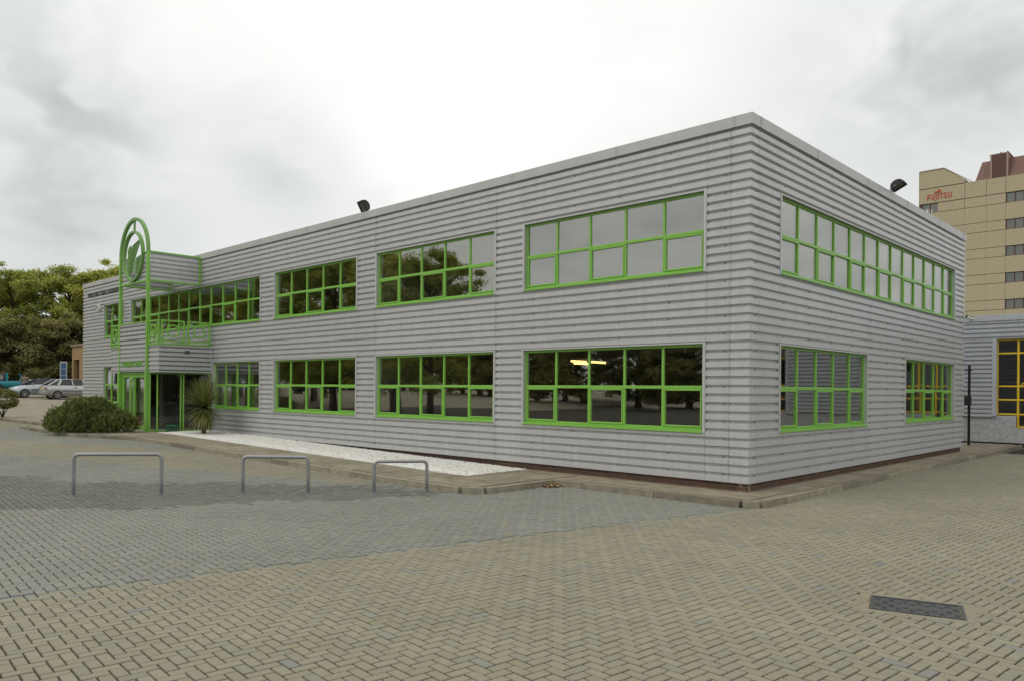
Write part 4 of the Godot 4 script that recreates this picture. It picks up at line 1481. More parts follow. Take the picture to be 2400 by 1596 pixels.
func loft(sections: Array, smooth := true) -> ArrayMesh:
	# skin over closed sections with the same number of points
	var st := S(smooth)
	for i in sections.size() - 1:
		var A: Array = sections[i]
		var B: Array = sections[i + 1]
		var ca := Vector3.ZERO
		for p in A:
			ca += p
		for p in B:
			ca += p
		ca /= A.size() + B.size()
		for k in A.size():
			var n := (k + 1) % A.size()
			q(st, A[k], A[n], B[n], B[k], (A[k] + A[n] + B[n] + B[k]) * 0.25 - ca)
	for e in [0, sections.size() - 1]:
		var s: Array = sections[e]
		var o: Vector3 = s[0] - sections[1 if e == 0 else e - 1][0]
		for k in range(1, s.size() - 1):
			tri(st, s[0], s[k], s[k + 1], o)
	return finish(st)


func body_section(x: float, y0: float, y1: float, w0: float, w1: float) -> Array:
	# across the car: sill, swelling side, shoulder, top
	var m := lerpf(y0, y1, 0.55)
	return [Vector3(x, y0, -w0 * 0.94), Vector3(x, m, -w0), Vector3(x, y1 - 0.03, -w1), Vector3(x, y1, -w1 + 0.07), Vector3(x, y1 + 0.012, 0), Vector3(x, y1, w1 - 0.07), Vector3(x, y1 - 0.03, w1), Vector3(x, m, w0), Vector3(x, y0, w0 * 0.94), Vector3(x, y0, 0)]


func wheel(parent: Node, at: Vector3, r: float, side: float) -> void:
	var w := group_part("wheel", parent, Transform3D(Basis.IDENTITY, at))
	part(ring_shape(r * 0.66, r, 0.19, 0, TAU, 24), "tyre", M.black_plastic, w)
	part(ring_shape(r * 0.58, r * 0.68, 0.17, 0, TAU, 24), "rim", M.alloy, w)
	block("hub", M.alloy, w, Vector3(-0.06, -0.06, 0.0 if side > 0 else -0.075), Vector3(0.06, 0.06, 0.075 if side > 0 else 0.0), 0.02)
	for k in 5:
		var a := TAU * k / 5.0 + 0.3
		bar("spoke", M.alloy, w, Vector3(cos(a), sin(a), 0) * 0.05 + Vector3(0, 0, 0.05 * side), Vector3(cos(a), sin(a), 0) * r * 0.6 + Vector3(0, 0, 0.06 * side), 0.05, 0.03, 0.0, Vector3.BACK)
	block("brake_disc", M.black_plastic, w, Vector3(-r * 0.42, -r * 0.42, -0.02), Vector3(r * 0.42, r * 0.42, 0.02), r * 0.02)


func car(label: String, at: Vector3, turn: float, paint: Material, saloon: bool, plate_rear: bool) -> void:
	# x is forward; 4.1 m long, 1.7 m wide
	var o := thing("parked_car", label, "car", at, turn, "cars parked in the far car park")
	var h := 0.85
	var secs := [body_section(-2.05, 0.42, 0.72, 0.66, 0.62), body_section(-2.0, 0.30, 0.95, 0.76, 0.70), body_section(-1.75, 0.24, 0.99, 0.83, 0.76), body_section(-0.9, 0.22, 1.0, 0.85, 0.79), body_section(0.5, 0.22, 0.98, 0.85, 0.79), body_section(0.95, 0.22, 0.95, 0.85, 0.77), body_section(1.5, 0.24, 0.86, 0.83, 0.72), body_section(1.9, 0.28, 0.74, 0.76, 0.64), body_section(2.06, 0.36, 0.60, 0.64, 0.54)]
	if saloon:
		secs[1] = body_section(-2.0, 0.30, 0.90, 0.76, 0.68)
	part(loft(secs), "body", paint, o)
	# cabin: roof on pillars, glass between
	var rx0 := -1.18 if not saloon else -1.05
	var rear_foot := -1.95 if not saloon else -1.7
	var roof := loft([body_section(rx0 - 0.1, 1.36, 1.40, 0.56, 0.52), body_section(rx0 + 0.2, 1.385, 1.43, 0.60, 0.56), body_section(-0.3, 1.40, 1.45, 0.62, 0.58), body_section(0.25, 1.38, 1.42, 0.60, 0.55), body_section(0.38, 1.35, 1.38, 0.57, 0.52)])
	part(roof, "roof", paint if not saloon else M.car_blue, o)
	for s in [-1.0, 1.0]:
		for p in [[Vector3(rear_foot + 0.05, 0.97, 0.72 * s), Vector3(rx0 - 0.05, 1.39, 0.57 * s), 0.09], [Vector3(-0.28, 0.98, 0.775 * s), Vector3(-0.35, 1.4, 0.62 * s), 0.07], [Vector3(1.12, 0.92, 0.72 * s), Vector3(0.33, 1.37, 0.57 * s), 0.06], [Vector3(-1.25, 0.98, 0.775 * s), Vector3(-1.02, 1.39, 0.605 * s), 0.14 if not saloon else 0.05]]:
			bar("pillar", paint if not saloon else M.car_blue, o, p[0], p[1], p[2], 0.05, 0.0, Vector3.RIGHT)
		var sg := S()
		q(sg, Vector3(rear_foot + 0.1, 0.97, 0.745 * s), Vector3(1.05, 0.94, 0.74 * s), Vector3(0.3, 1.385, 0.58 * s), Vector3(rx0, 1.385, 0.59 * s), Vector3(0, 0.2, s))
		part(sg, "side_window", M.car_glass, o)
		block("door_handle", M.black_plastic, o, Vector3(-0.22, 0.82, 0.835 * s - 0.02), Vector3(-0.05, 0.86, 0.835 * s + 0.02), 0.006)
		block("rubbing_strip", M.black_plastic, o, Vector3(-1.0, 0.57, 0.845 * s - 0.015), Vector3(0.9, 0.61, 0.845 * s + 0.015), 0.004)
		block("mirror", paint, o, Vector3(0.72, 0.94, 0.80 * s - 0.06), Vector3(0.86, 1.06, 0.88 * s + 0.06), 0.03)
		for wx in [-1.3, 1.3]:
			part(ring_shape(0.31, 0.37, 0.1, 0.0, PI, 16), "wheel_arch", paint, o, Transform3D(Basis.IDENTITY, Vector3(wx, 0.31, 0.80 * s)))
			var wl := S()
			for k in 16:
				var a := PI * k / 16.0
				var b := PI * (k + 1) / 16.0
				tri(wl, Vector3(wx, 0.31, 0.853 * s), Vector3(wx + cos(a) * 0.325, 0.31 + sin(a) * 0.325, 0.853 * s), Vector3(wx + cos(b) * 0.325, 0.31 + sin(b) * 0.325, 0.853 * s), Vector3(0, 0, s))
			part(wl, "wheel_well", M.black_plastic, o)
			wheel(o, Vector3(wx, 0.3, 0.80 * s), 0.3, s)
		block("tail_light", M.tail_red, o, Vector3(-2.045, 0.66, 0.60 * s - 0.1), Vector3(-1.93, 0.90, 0.60 * s + 0.1), 0.02)
		block("headlight", M.lamp_clear, o, Vector3(1.80, 0.58, 0.52 * s - 0.13), Vector3(1.99, 0.70, 0.52 * s + 0.13), 0.03)
	var ws := S()
	q(ws, Vector3(1.18, 0.93, -0.70), Vector3(1.18, 0.93, 0.70), Vector3(0.37, 1.37, 0.55), Vector3(0.37, 1.37, -0.55), Vector3(1, 1, 0))
	part(ws, "windscreen", M.car_glass, o)
	var rw := S()
	q(rw, Vector3(rear_foot, 0.97, -0.70), Vector3(rear_foot, 0.97, 0.70), Vector3(rx0 - 0.1, 1.375, 0.54), Vector3(rx0 - 0.1, 1.375, -0.54), Vector3(-1, 1, 0))
	part(rw, "rear_window", M.car_glass, o)
	block("cabin", M.black_plastic, o, Vector3(rx0 + 0.1, 0.9, -0.5), Vector3(0.3, 1.2, 0.5))
	if plate_rear:
		block("number_plate", M.plate_yellow, o, Vector3(-2.075, 0.66, -0.26), Vector3(-2.04, 0.78, 0.26), 0.004)
	block("front_bumper", M.black_plastic, o, Vector3(1.9, 0.44, -0.62), Vector3(2.075, 0.49, 0.62), 0.01)
	block("rear_bumper", paint, o, Vector3(-2.11, 0.36, -0.74), Vector3(-1.9, 0.56, 0.74), 0.04)


func off_roader(at: Vector3, turn: float) -> void:
	var o := thing("off_road_car", "turquoise open off-road car with a black soft top and spare wheel", "car", at, turn, "cars parked in the far car park")
	var t: Material = M.turquoise
	part(loft([body_section(-1.75, 0.5, 1.0, 0.74, 0.72), body_section(-1.7, 0.42, 1.03, 0.77, 0.75), body_section(0.5, 0.42, 1.03, 0.77, 0.75), body_section(0.62, 0.42, 1.05, 0.76, 0.72), body_section(1.6, 0.5, 0.98, 0.74, 0.68), body_section(1.75, 0.55, 0.92, 0.70, 0.64)]), "body", t, o)
	part(loft([body_section(-1.68, 1.03, 1.62, 0.72, 0.64), body_section(-0.62, 1.03, 1.70, 0.72, 0.66), body_section(-0.55, 1.03, 1.70, 0.72, 0.66)]), "soft_top", M.soft_top, o)
	for s in [-1.0, 1.0]:
		block("clear_panel", M.clear_sheet, o, Vector3(-1.55, 1.1, 0.73 * s - 0.01), Vector3(-0.7, 1.55, 0.73 * s + 0.01))
		bar("soft_top_strap", M.soft_top, o, Vector3(-1.55, 1.1, 0.745 * s), Vector3(-0.7, 1.55, 0.745 * s), 0.03, 0.012)
		bar("soft_top_strap", M.soft_top, o, Vector3(-1.55, 1.55, 0.745 * s), Vector3(-0.7, 1.1, 0.745 * s), 0.03, 0.012)
		block("roll_hoop", t, o, Vector3(-0.56, 1.0, 0.66 * s - 0.07), Vector3(-0.36, 1.68, 0.66 * s + 0.07), 0.03)
		bar("windscreen_pillar", t, o, Vector3(0.72, 1.0, 0.66 * s), Vector3(0.5, 1.62, 0.62 * s), 0.07, 0.06, 0.0, Vector3.RIGHT)
		for wx in [-1.1, 1.15]:
			part(ring_shape(0.34, 0.43, 0.16, 0.0, PI, 16), "wheel_arch", M.black_plastic, o, Transform3D(Basis.IDENTITY, Vector3(wx, 0.36, 0.74 * s)))
			wheel(o, Vector3(wx, 0.34, 0.70 * s), 0.34, s)
	bar("screen_rail", t, o, Vector3(0.5, 1.62, -0.62), Vector3(0.5, 1.62, 0.62), 0.06, 0.06)
	var ws := S()
	q(ws, Vector3(0.72, 1.03, -0.62), Vector3(0.72, 1.03, 0.62), Vector3(0.51, 1.6, 0.6), Vector3(0.51, 1.6, -0.6), Vector3.RIGHT)
	part(ws, "windscreen", M.car_glass, o)
	part(ring_shape(0.12, 0.33, 0.2, 0.0, TAU, 20), "spare_wheel", M.black_plastic, o, Transform3D(Basis(Vector3.UP, PI / 2), Vector3(-1.88, 1.0, 0.1)))
	block("tailgate", t, o, Vector3(-1.79, 0.5, -0.7), Vector3(-1.74, 1.02, 0.7), 0.01)


func left_background() -> void:
	mat("alloy", lin(0.55, 0.55, 0.56), 0.3, 0.7)
	var silver := mat("car_silver", lin(0.42, 0.425, 0.43), 0.28, 0.5)
	silver.clearcoat_enabled = true
	silver.clearcoat = 0.6
	var ice := mat("car_ice", lin(0.38, 0.43, 0.45), 0.28, 0.5)
	ice.clearcoat_enabled = true
	mat("car_blue", lin(0.03, 0.045, 0.08), 0.3)
	mat("tail_red", lin(0.22, 0.06, 0.03), 0.3)
	mat("lamp_clear", lin(0.5, 0.5, 0.5), 0.15, 0.3)
	mat("plate_yellow", lin(0.65, 0.42, 0.02), 0.5)
	mat("turquoise", lin(0.02, 0.22, 0.28), 0.35)
	mat("soft_top", lin(0.03, 0.03, 0.032), 0.8)
	mat("clear_sheet", lin(0.30, 0.31, 0.31), 0.25)
	var y := func(x: float) -> float: return yard(x) + 0.112
	car("silver hatchback with a yellow rear plate parked nearest the end of the building", Vector3(-54.9, y.call(-54.9), -4.75), PI / 2, M.car_silver, false, true)
	car("pale silver blue car with dark roof parked nose out behind the hatchback", Vector3(-58.2, y.call(-58.2), -3.55), -PI / 2, M.car_ice, true, false)
	off_roader(Vector3(-68.6, y.call(-68.6), -4.1), PI / 2 - 0.12)
	person(Vector3(-61.9, y.call(-61.9), -3.35))
	# small rendered building with a notice beside its door
	var o := thing("brick_hut", "small tan rendered building with a dark doorway behind the parked cars", "building", Vector3(-61.5, yard(-61.5), -6.6))
	block("wall", M.tan_render, o, Vector3(-0.12, 0, -6), Vector3(0.28, 4.05, 0.0))
	block("wall", M.tan_render, o, Vector3(0.28, 3.0, -6), Vector3(6.0, 4.05, 0.0))
	block("wall", M.tan_render, o, Vector3(1.6, 0, -6), Vector3(6.0, 3.0, 0.0))
	block("door", M.dark_door, o, Vector3(0.28, 0, -0.4), Vector3(1.6, 3.0, -0.3))
	block("parapet", M.mortar, o, Vector3(-0.25, 4.05, -6.1), Vector3(6.1, 4.2, 0.1), 0.01)
	var n := thing("notice_board", "tall white notice board with blue panels beside the tan doorway", "sign", Vector3(-61.3, yard(-61.0), -5.9), deg_to_rad(55))
	for s in [-0.2, 0.2]:
		block("leg", M.sign_white, n, Vector3(s - 0.03, 0, -0.03), Vector3(s + 0.03, 1.3, 0.03), 0.005)
	block("board", M.sign_white, n, Vector3(-0.26, 1.2, -0.03), Vector3(0.26, 2.85, 0.03), 0.006)
	for k in 3:
		block("blue_panel", M.sign_blue, n, Vector3(-0.2, 1.3 + 0.5 * k, 0.03), Vector3(0.2, 1.75 + 0.5 * k, 0.036))


func person(at: Vector3) -> void:
	# seen from behind, hands towards the hips, in a checked shirt and dark trousers
	var o := thing("person", "person in a brown checked shirt standing with their back turned between the cars", "person", at, deg_to_rad(250))
	var J := {}
	var bones := [ # a, ra, b, rb
		[Vector3(0, 0.95, 0), 0.15, Vector3(0, 1.15, 0), 0.135], [Vector3(0, 1.15, 0), 0.135, Vector3(0, 1.36, 0), 0.15],
		[Vector3(-0.15, 1.40, 0), 0.075, Vector3(0.15, 1.40, 0), 0.075], [Vector3(0, 1.40, 0), 0.06, Vector3(0, 1.50, 0.01), 0.055],
		[Vector3(0, 1.58, 0.015), 0.092, Vector3(0, 1.65, 0.01), 0.095],
		[Vector3(0.0, 1.585, 0.1), 0.022, Vector3(0, 1.60, 0.11), 0.016], [Vector3(-0.1, 1.60, 0), 0.022, Vector3(-0.1, 1.63, -0.005), 0.022], [Vector3(0.1, 1.60, 0), 0.022, Vector3(0.1, 1.63, -0.005), 0.022]]
	for s in [-1.0, 1.0]:
		bones.append_array([[Vector3(0.19 * s, 1.39, 0), 0.065, Vector3(0.31 * s, 1.15, -0.04), 0.05], [Vector3(0.31 * s, 1.15, -0.04), 0.047, Vector3(0.21 * s, 0.98, 0.12), 0.034],
			[Vector3(0.21 * s, 0.98, 0.12), 0.036, Vector3(0.17 * s, 0.93, 0.17), 0.034], [Vector3(0.085 * s, 0.92, 0), 0.10, Vector3(0.10 * s, 0.50, 0.01), 0.062],
			[Vector3(0.10 * s, 0.50, 0.01), 0.062, Vector3(0.11 * s, 0.10, -0.01), 0.045], [Vector3(0.11 * s, 0.055, -0.02), 0.045, Vector3(0.125 * s, 0.04, 0.16), 0.035]])
		for f in 4:
			bones.append([Vector3(0.17 * s - 0.01 + 0.012 * f, 0.93, 0.18), 0.011, Vector3(0.13 * s - 0.01 + 0.012 * f, 0.87 - 0.006 * f, 0.19), 0.009])
		bones.append([Vector3(0.19 * s, 0.95, 0.17), 0.011, Vector3(0.20 * s, 0.90, 0.2), 0.009])
	var lo := Vector3(-0.45, -0.02, -0.22)
	var cell := 0.024
	var dim := Vector3i(38, 75, 22)
	var fld := PackedFloat32Array()
	fld.resize((dim.x + 1) * (dim.y + 1) * (dim.z + 1))
	fld.fill(1.0)
	var sx := dim.x + 1
	var sy := dim.y + 1
	for b in bones:
		var a: Vector3 = b[0]
		var e: Vector3 = b[2]
		var rm := maxf(b[1], b[3]) + 0.07
		var l := ((a.min(e) - Vector3.ONE * rm - lo) / cell).floor()
		var h := ((a.max(e) + Vector3.ONE * rm - lo) / cell).ceil()
		for z in range(maxi(0, int(l.z)), mini(dim.z, int(h.z)) + 1):
			for y in range(maxi(0, int(l.y)), mini(dim.y, int(h.y)) + 1):
				for x in range(maxi(0, int(l.x)), mini(dim.x, int(h.x)) + 1):
					var p := lo + Vector3(x, y, z) * cell
					var t := clampf((p - a).dot(e - a) / maxf((e - a).length_squared(), 1e-6), 0, 1)
					var d := p.distance_to(a.lerp(e, t)) - lerpf(b[1], b[3], t)
					var i := x + sx * (y + sy * z)
					var k := 0.03
					var hh := clampf(0.5 + 0.5 * (fld[i] - d) / k, 0, 1)
					fld[i] = lerpf(fld[i], d, hh) - k * hh * (1.0 - hh)
	var vi := {}
	var vs: Array[Vector3] = []
	for z in dim.z:
		for y in dim.y:
			for x in dim.x:
				var sum := Vector3.ZERO
				var cnt := 0
				for ed in [[0, 1], [2, 3], [4, 5], [6, 7], [0, 2], [1, 3], [4, 6], [5, 7], [0, 4], [1, 5], [2, 6], [3, 7]]:
					var c0 := Vector3i(ed[0] & 1, (ed[0] >> 1) & 1, ed[0] >> 2)
					var c1 := Vector3i(ed[1] & 1, (ed[1] >> 1) & 1, ed[1] >> 2)
					var f0 := fld[x + c0.x + sx * (y + c0.y + sy * (z + c0.z))]
					var f1 := fld[x + c1.x + sx * (y + c1.y + sy * (z + c1.z))]
					if (f0 < 0.0) != (f1 < 0.0):
						sum += Vector3(c0).lerp(Vector3(c1), f0 / (f0 - f1))
						cnt += 1
				if cnt:
					vi[Vector3i(x, y, z)] = vs.size()
					vs.append(lo + (Vector3(x, y, z) + sum / cnt) * cell)
	var st := S(true)
	for key in vi:
		var c: Vector3i = key
		var f0 := fld[c.x + sx * (c.y + sy * c.z)]
		for ax in 3:
			var nx := c
			nx[ax] += 1
			var f1 := fld[nx.x + sx * (nx.y + sy * nx.z)]
			if (f0 < 0.0) == (f1 < 0.0):
				continue
			var u := Vector3i.ZERO
			var v := Vector3i.ZERO
			u[(ax + 1) % 3] = 1
			v[(ax + 2) % 3] = 1
			if not (vi.has(c - u) and vi.has(c - v) and vi.has(c - u - v)):
				continue
			var n := Vector3.ZERO
			n[ax] = 1.0 if f0 < 0.0 else -1.0
			var quad := [vs[vi[c]], vs[vi[c - u]], vs[vi[c - u - v]], vs[vi[c - v]]]
			for t in [[0, 1, 2], [0, 2, 3]]:
				for k in ([t[0], t[1], t[2]] if (quad[t[2]] - quad[t[0]]).cross(quad[t[1]] - quad[t[0]]).dot(n) > 0 else [t[0], t[2], t[1]]):
					var p: Vector3 = quad[k]
					var col := Color(0.27, 0.14, 0.09)
					if p.y > 1.46 or (absf(p.x) > 0.12 and p.z > 0.1 and p.y < 1.03 and p.y > 0.8):
						col = Color(0.27, 0.14, 0.09)
					elif p.y > 0.93:
						col = Color(0.20, 0.15, 0.12) if (int(p.y * 18.0) + int((p.x + 3.0) * 18.0)) % 2 else Color(0.29, 0.24, 0.20)
					elif p.y > 0.09:
						col = Color(0.03, 0.03, 0.035)
					else:
						col = Color(0.015, 0.012, 0.01)
					st.set_color(col)
					st.add_vertex(p)
	var skin := mat("figure", Color.WHITE, 0.8)
	skin.vertex_color_use_as_albedo = true
	st.index()
	part(st, "body", skin, o)
	var hair := S(true)
	for r in 6:
		for k in 14:
			var p := []
			for d in [[0, 0], [1, 0], [1, 1], [0, 1]]:
				var el: float = PI * 0.5 - (r + d[0]) * 0.29
				var az: float = TAU * (k + d[1]) / 14.0
				var lim := 0.102 + 0.004 * sin(az * 5.0)
				p.append(Vector3(cos(el) * cos(az) * lim, 1.645 + sin(el) * 0.108, cos(el) * sin(az) * lim - 0.012))
			if r > 2 and p[0].z > 0.03:
				continue
			q(hair, p[0], p[1], p[2], p[3], (p[0] + p[2]) * 0.5 - Vector3(0, 1.6, 0))
	part(hair, "hair", mat("hair", lin(0.05, 0.03, 0.018), 0.7), o)


# ---------------------------------------------------------------- things in the yard

func yard_objects() -> void:
	var hoops := [
		[Vector3(-8.52, 0, 9.14), Vector3(-7.69, 0, 7.91), 0.78, "long low steel bicycle stand, nearest of the three hoops"],
		[Vector3(-7.02, 0, 6.65), Vector3(-6.19, 0, 5.74), 0.72, "middle steel bicycle stand of the row of three hoops"],
		[Vector3(-5.44, 0, 4.74), Vector3(-4.85, 0, 3.90), 0.632, "smallest steel bicycle stand, beside the white pebble bed corner"]]
	for h in hoops:
		var a: Vector3 = h[0]
		var b: Vector3 = h[1]
		a.y = yard(a.x)
		b.y = yard(b.x)
		var o := thing("bicycle_stand", h[3], "bicycle stand", a, 0.0, "bicycle stands in a row")
		var d := b - a
		var L := d.length()
		var e := d / L
		var pts := [Vector3(0, -0.05, 0), Vector3(0, 0.3, 0)]
		var r := 0.085
		for k in 7:
			var t := PI * 0.5 * k / 6.0
			pts.append(e * (r - r * cos(t)) + Vector3.UP * (h[2] - r + r * sin(t) - 0.025))
		for k in 7:
			var t := PI * 0.5 * k / 6.0
			pts.append(e * (L - r + r * sin(t)) + Vector3.UP * (h[2] - r + r * cos(t) - 0.025))
		pts.append(d + Vector3(0, 0.3, 0))
		pts.append(d + Vector3(0, -0.05, 0))
		tube_part("hoop", M.galvanised, o, pts, 0.032, 14)
		for p in [Vector3.ZERO, d]:
			part(ring_shape(0.03, 0.058, 0.012, 0, TAU, 16), "collar", M.galvanised, o, Transform3D(Basis(Vector3.RIGHT, PI / 2), p + Vector3(0, 0.003, 0)))
	# access cover in the paving
	var mh := thing("manhole_cover", "rectangular iron access cover set in the buff paving", "manhole cover", Vector3(4.604, yard(4.6), 5.784), deg_to_rad(16.8))
	block("bedding", M.mortar, mh, Vector3(-0.50, -0.06, -0.36), Vector3(0.50, -0.008, 0.36))
	for s in [-1.0, 1.0]:
		block("frame_bar", M.iron, mh, Vector3(-0.40, -0.05, 0.245 * s - 0.016), Vector3(0.40, 0.004, 0.245 * s + 0.016), 0.002)
		block("frame_bar", M.iron, mh, Vector3(0.386 * s - 0.014, -0.05, -0.229), Vector3(0.386 * s + 0.014, 0.004, 0.229), 0.002)
	block("plate", M.iron, mh, Vector3(-0.366, -0.04, -0.223), Vector3(0.366, -0.004, 0.223), 0.002)
	var tread := S()
	for i in 12:
		for j in 8:
			var cx := -0.33 + 0.06 * i
			var cz := -0.19 + 0.054 * j
			if j in [3, 4] and i > 2 and i < 10:
				continue
			if (i + j / 2) % 2 == 0:
				for k in 3:
					add_box(tread, Vector3(cx - 0.022, -0.004, cz - 0.02 + 0.016 * k), Vector3(cx + 0.022, 0.001, cz - 0.013 + 0.016 * k), 0.0015)
	stuff(part(tread, "tread_bars", M.iron, mh))
	# cut blocks and cement round it
	for k in 40:
		var s := rng.randf_range(-0.5, 0.5)
		var side := k % 4
		var p := Vector2(s, 0.31 * (1 if side == 0 else -1)) if side < 2 else Vector2(0.455 * (1 if side == 2 else -1), s * 0.6)
		var w := rng.randf_range(0.05, 0.1)
		var q0 := block("cut_block", M["paver%d" % (k % 6)], mh, Vector3(p.x - w, -0.05, p.y - 0.03), Vector3(p.x + w if side < 2 else p.x + 0.035, rng.randf_range(-0.006, 0.0), p.y + 0.03), 0.004)
		q0.rotation.y = rng.randf_range(-0.12, 0.12)
	# green bottle crate by the doors
	var cr := thing("plastic_crate", "green plastic bottle crate on the ground beside the entrance", "crate", Vector3(-22.93, path_level(-23) + 0.01, 1.40), deg_to_rad(62))
	var g: Material = M.crate_green
	block("base", g, cr, Vector3(-0.2, 0, -0.15), Vector3(0.2, 0.015, 0.15), 0.003)
	for s in [-1.0, 1.0]:
		for y in [0.03, 0.20]:
			block("rim", g, cr, Vector3(-0.2, y, 0.142 * s - 0.008), Vector3(0.2, y + 0.05, 0.142 * s + 0.008), 0.003)
			block("rim", g, cr, Vector3(0.192 * s - 0.008, y, -0.134), Vector3(0.192 * s + 0.008, y + 0.05, 0.134), 0.003)
		for x in [-0.19, -0.1, 0.0, 0.1, 0.19]:
			block("upright", g, cr, Vector3(x - 0.014, 0.015, 0.142 * s - 0.007), Vector3(x + 0.014, 0.245, 0.142 * s + 0.007), 0.002)
		for z in [-0.07, 0.07]:
			block("upright", g, cr, Vector3(0.192 * s - 0.007, 0.015, z - 0.014), Vector3(0.192 * s + 0.007, 0.245, z + 0.014), 0.002)
	for x in [-0.1, 0.0, 0.1]:
		block("divider", g, cr, Vector3(x - 0.004, 0.015, -0.134), Vector3(x + 0.004, 0.15, 0.134))
	# blown leaves in the kerb corner and about the yard
	litter("leaf_pile", "small heap of dry brown leaves in the inner corner of the kerb", Vector3(-3.72, yard(-3.7), 1.38), 120, 0.26, 0.07)
	var st := PackedVector3Array()
	var spots := []
	for k in 40:
		var x := rng.randf_range(-20.0, 0.6)
		var z := kerb_line(x) + rng.randf_range(0.02, 0.3)
		spots.append(Vector3(x, yard(x), z))
	for k in 40:
		spots.append(Vector3(rng.randf_range(-20, 6), 0, rng.randf_range(4, 11)))
		spots[-1].y = yard(spots[-1].x)
	var o := leaf_mesh(spots, 0.03, Color(0.32, 0.2, 0.08), Color(0.5, 0.42, 0.3))
	o.name = numbered("scattered_leaves")
	metas(o, "single dry leaves scattered over the paving and along the kerbs", "leaves")
	stuff(o)
	# moss along the foot of the kerbs
	var ms := S()
	for k in 1500:
		var onside := k % 2 == 0
		var p: Vector3
		if onside:
			var z := rng.randf_range(-20.0, 1.0)
			p = Vector3(0.672 + absf(rng.randfn(0, 0.02)), -0.282, z)
		else:
			var x := rng.randf_range(-3.9, 0.5) if k % 4 == 1 else rng.randf_range(-20.0, -4.2)
			p = Vector3(x, yard(x) - 0.003, kerb_line(x) + 0.02 + absf(rng.randfn(0, 0.02)))
		if k >= 900: # tufts in the joints of the open paving
			p = Vector3(rng.randf_range(-14.0, 6.0), 0, rng.randf_range(1.5, 11.5))
			if k % 3 == 0:
				p = Vector3(-3.9 + rng.randfn(0, 0.5), 0, 5.2 + rng.randfn(0, 0.8))
			p.y = yard(p.x) - 0.012
			if p.x < 0.66 and p.z < kerb_line(p.x):
				continue
		var clump := sin(p.z * 1.3) + sin(p.x * 1.7) + sin(p.z * 3.7)
		if clump < -0.3 and rng.randf() < 0.8:
			continue
		var r := rng.randf_range(0.012, 0.032)
		for i in 5:
			var a := TAU * i / 5.0
			var b := TAU * (i + 1) / 5.0
			tri(ms, p + Vector3(0, r * 0.5, 0), p + Vector3(cos(a) * r, 0, sin(a) * r), p + Vector3(cos(b) * r, 0, sin(b) * r), Vector3.UP)
	var mo := part(ms, "moss", M.moss, self)
	mo.name = numbered("moss")
	metas(mo, "green moss growing along the foot of the kerbs", "moss")
	stuff(mo)


func leaf_mesh(spots: Array, size: float, c0: Color, c1: Color) -> MeshInstance3D:
	var st := S()
	for p in spots:
		var b := Basis.from_euler(Vector3(rng.randfn(0, 0.35), rng.randf() * TAU, rng.randfn(0, 0.35)))
		var s := size * rng.randf_range(0.6, 1.3)
		st.set_color(c0.lerp(c1, rng.randf()))
		var pts := [Vector3(-s, 0, 0), Vector3(-s * 0.2, 0.15 * s, s * 0.5), Vector3(s, 0.1 * s, 0), Vector3(-s * 0.2, 0.15 * s, -s * 0.5)]
		var w := []
		for v in pts:
			w.append(p + Vector3(0, 0.012, 0) + b * v)
		tri(st, w[0], w[1], w[2], Vector3.UP)
		tri(st, w[0], w[2], w[3], Vector3.UP)
	return part(st, "leaves", M.litter, self)


func litter(called: String, label: String, at: Vector3, n: int, r: float, h: float) -> void:
	var spots := []
	for k in n:
		var a := rng.randf() * TAU
		var d := sqrt(rng.randf()) * r
		spots.append(at + Vector3(cos(a) * d * 0.8, rng.randf() * h * (1.0 - d / r), sin(a) * d))
	var o := leaf_mesh(spots, 0.05, Color(0.24, 0.13, 0.05), Color(0.55, 0.42, 0.26))
	o.name = numbered(called)
	metas(o, label, "leaves")
	stuff(o)


# ---------------------------------------------------------------- plants

func blades_mesh(rows: Array) -> ArrayMesh:
	# rows: [base, direction, length, width, droop, colour]; each blade is a tapering strip of four steps
	var v := PackedVector3Array()
	var n := PackedVector3Array()
	var c := PackedColorArray()
	for r in rows:
		var p: Vector3 = r[0]
		var d: Vector3 = r[1]
		var side := d.cross(Vector3.UP)
		if side.length() < 0.05:
			side = Vector3.RIGHT
		side = side.normalized()
		var steps := 4
		var prev := p
		var dir := d
		var l := []
		var rr := []
		for k in steps + 1:
			var t := float(k) / steps
			var w: float = r[3] * (0.7 + 1.2 * t - 1.9 * t * t) * 0.5
			l.append(prev - side * w)
			rr.append(prev + side * w)
			dir = (dir + Vector3.DOWN * r[4] / steps).normalized()
			prev += dir * r[2] / steps
		for k in steps:
			var nn: Vector3 = (l[k + 1] - l[k]).cross(rr[k] - l[k]).normalized()
			for x in [l[k], rr[k], rr[k + 1], l[k], rr[k + 1], l[k + 1]]:
				v.append(x)
				n.append(nn)
				c.append(r[5])
	var a := []
	a.resize(Mesh.ARRAY_MAX)
	a[Mesh.ARRAY_VERTEX] = v
	a[Mesh.ARRAY_NORMAL] = n
	a[Mesh.ARRAY_COLOR] = c
	var m := ArrayMesh.new()
	m.add_surface_from_arrays(Mesh.PRIMITIVE_TRIANGLES, a)
	return m


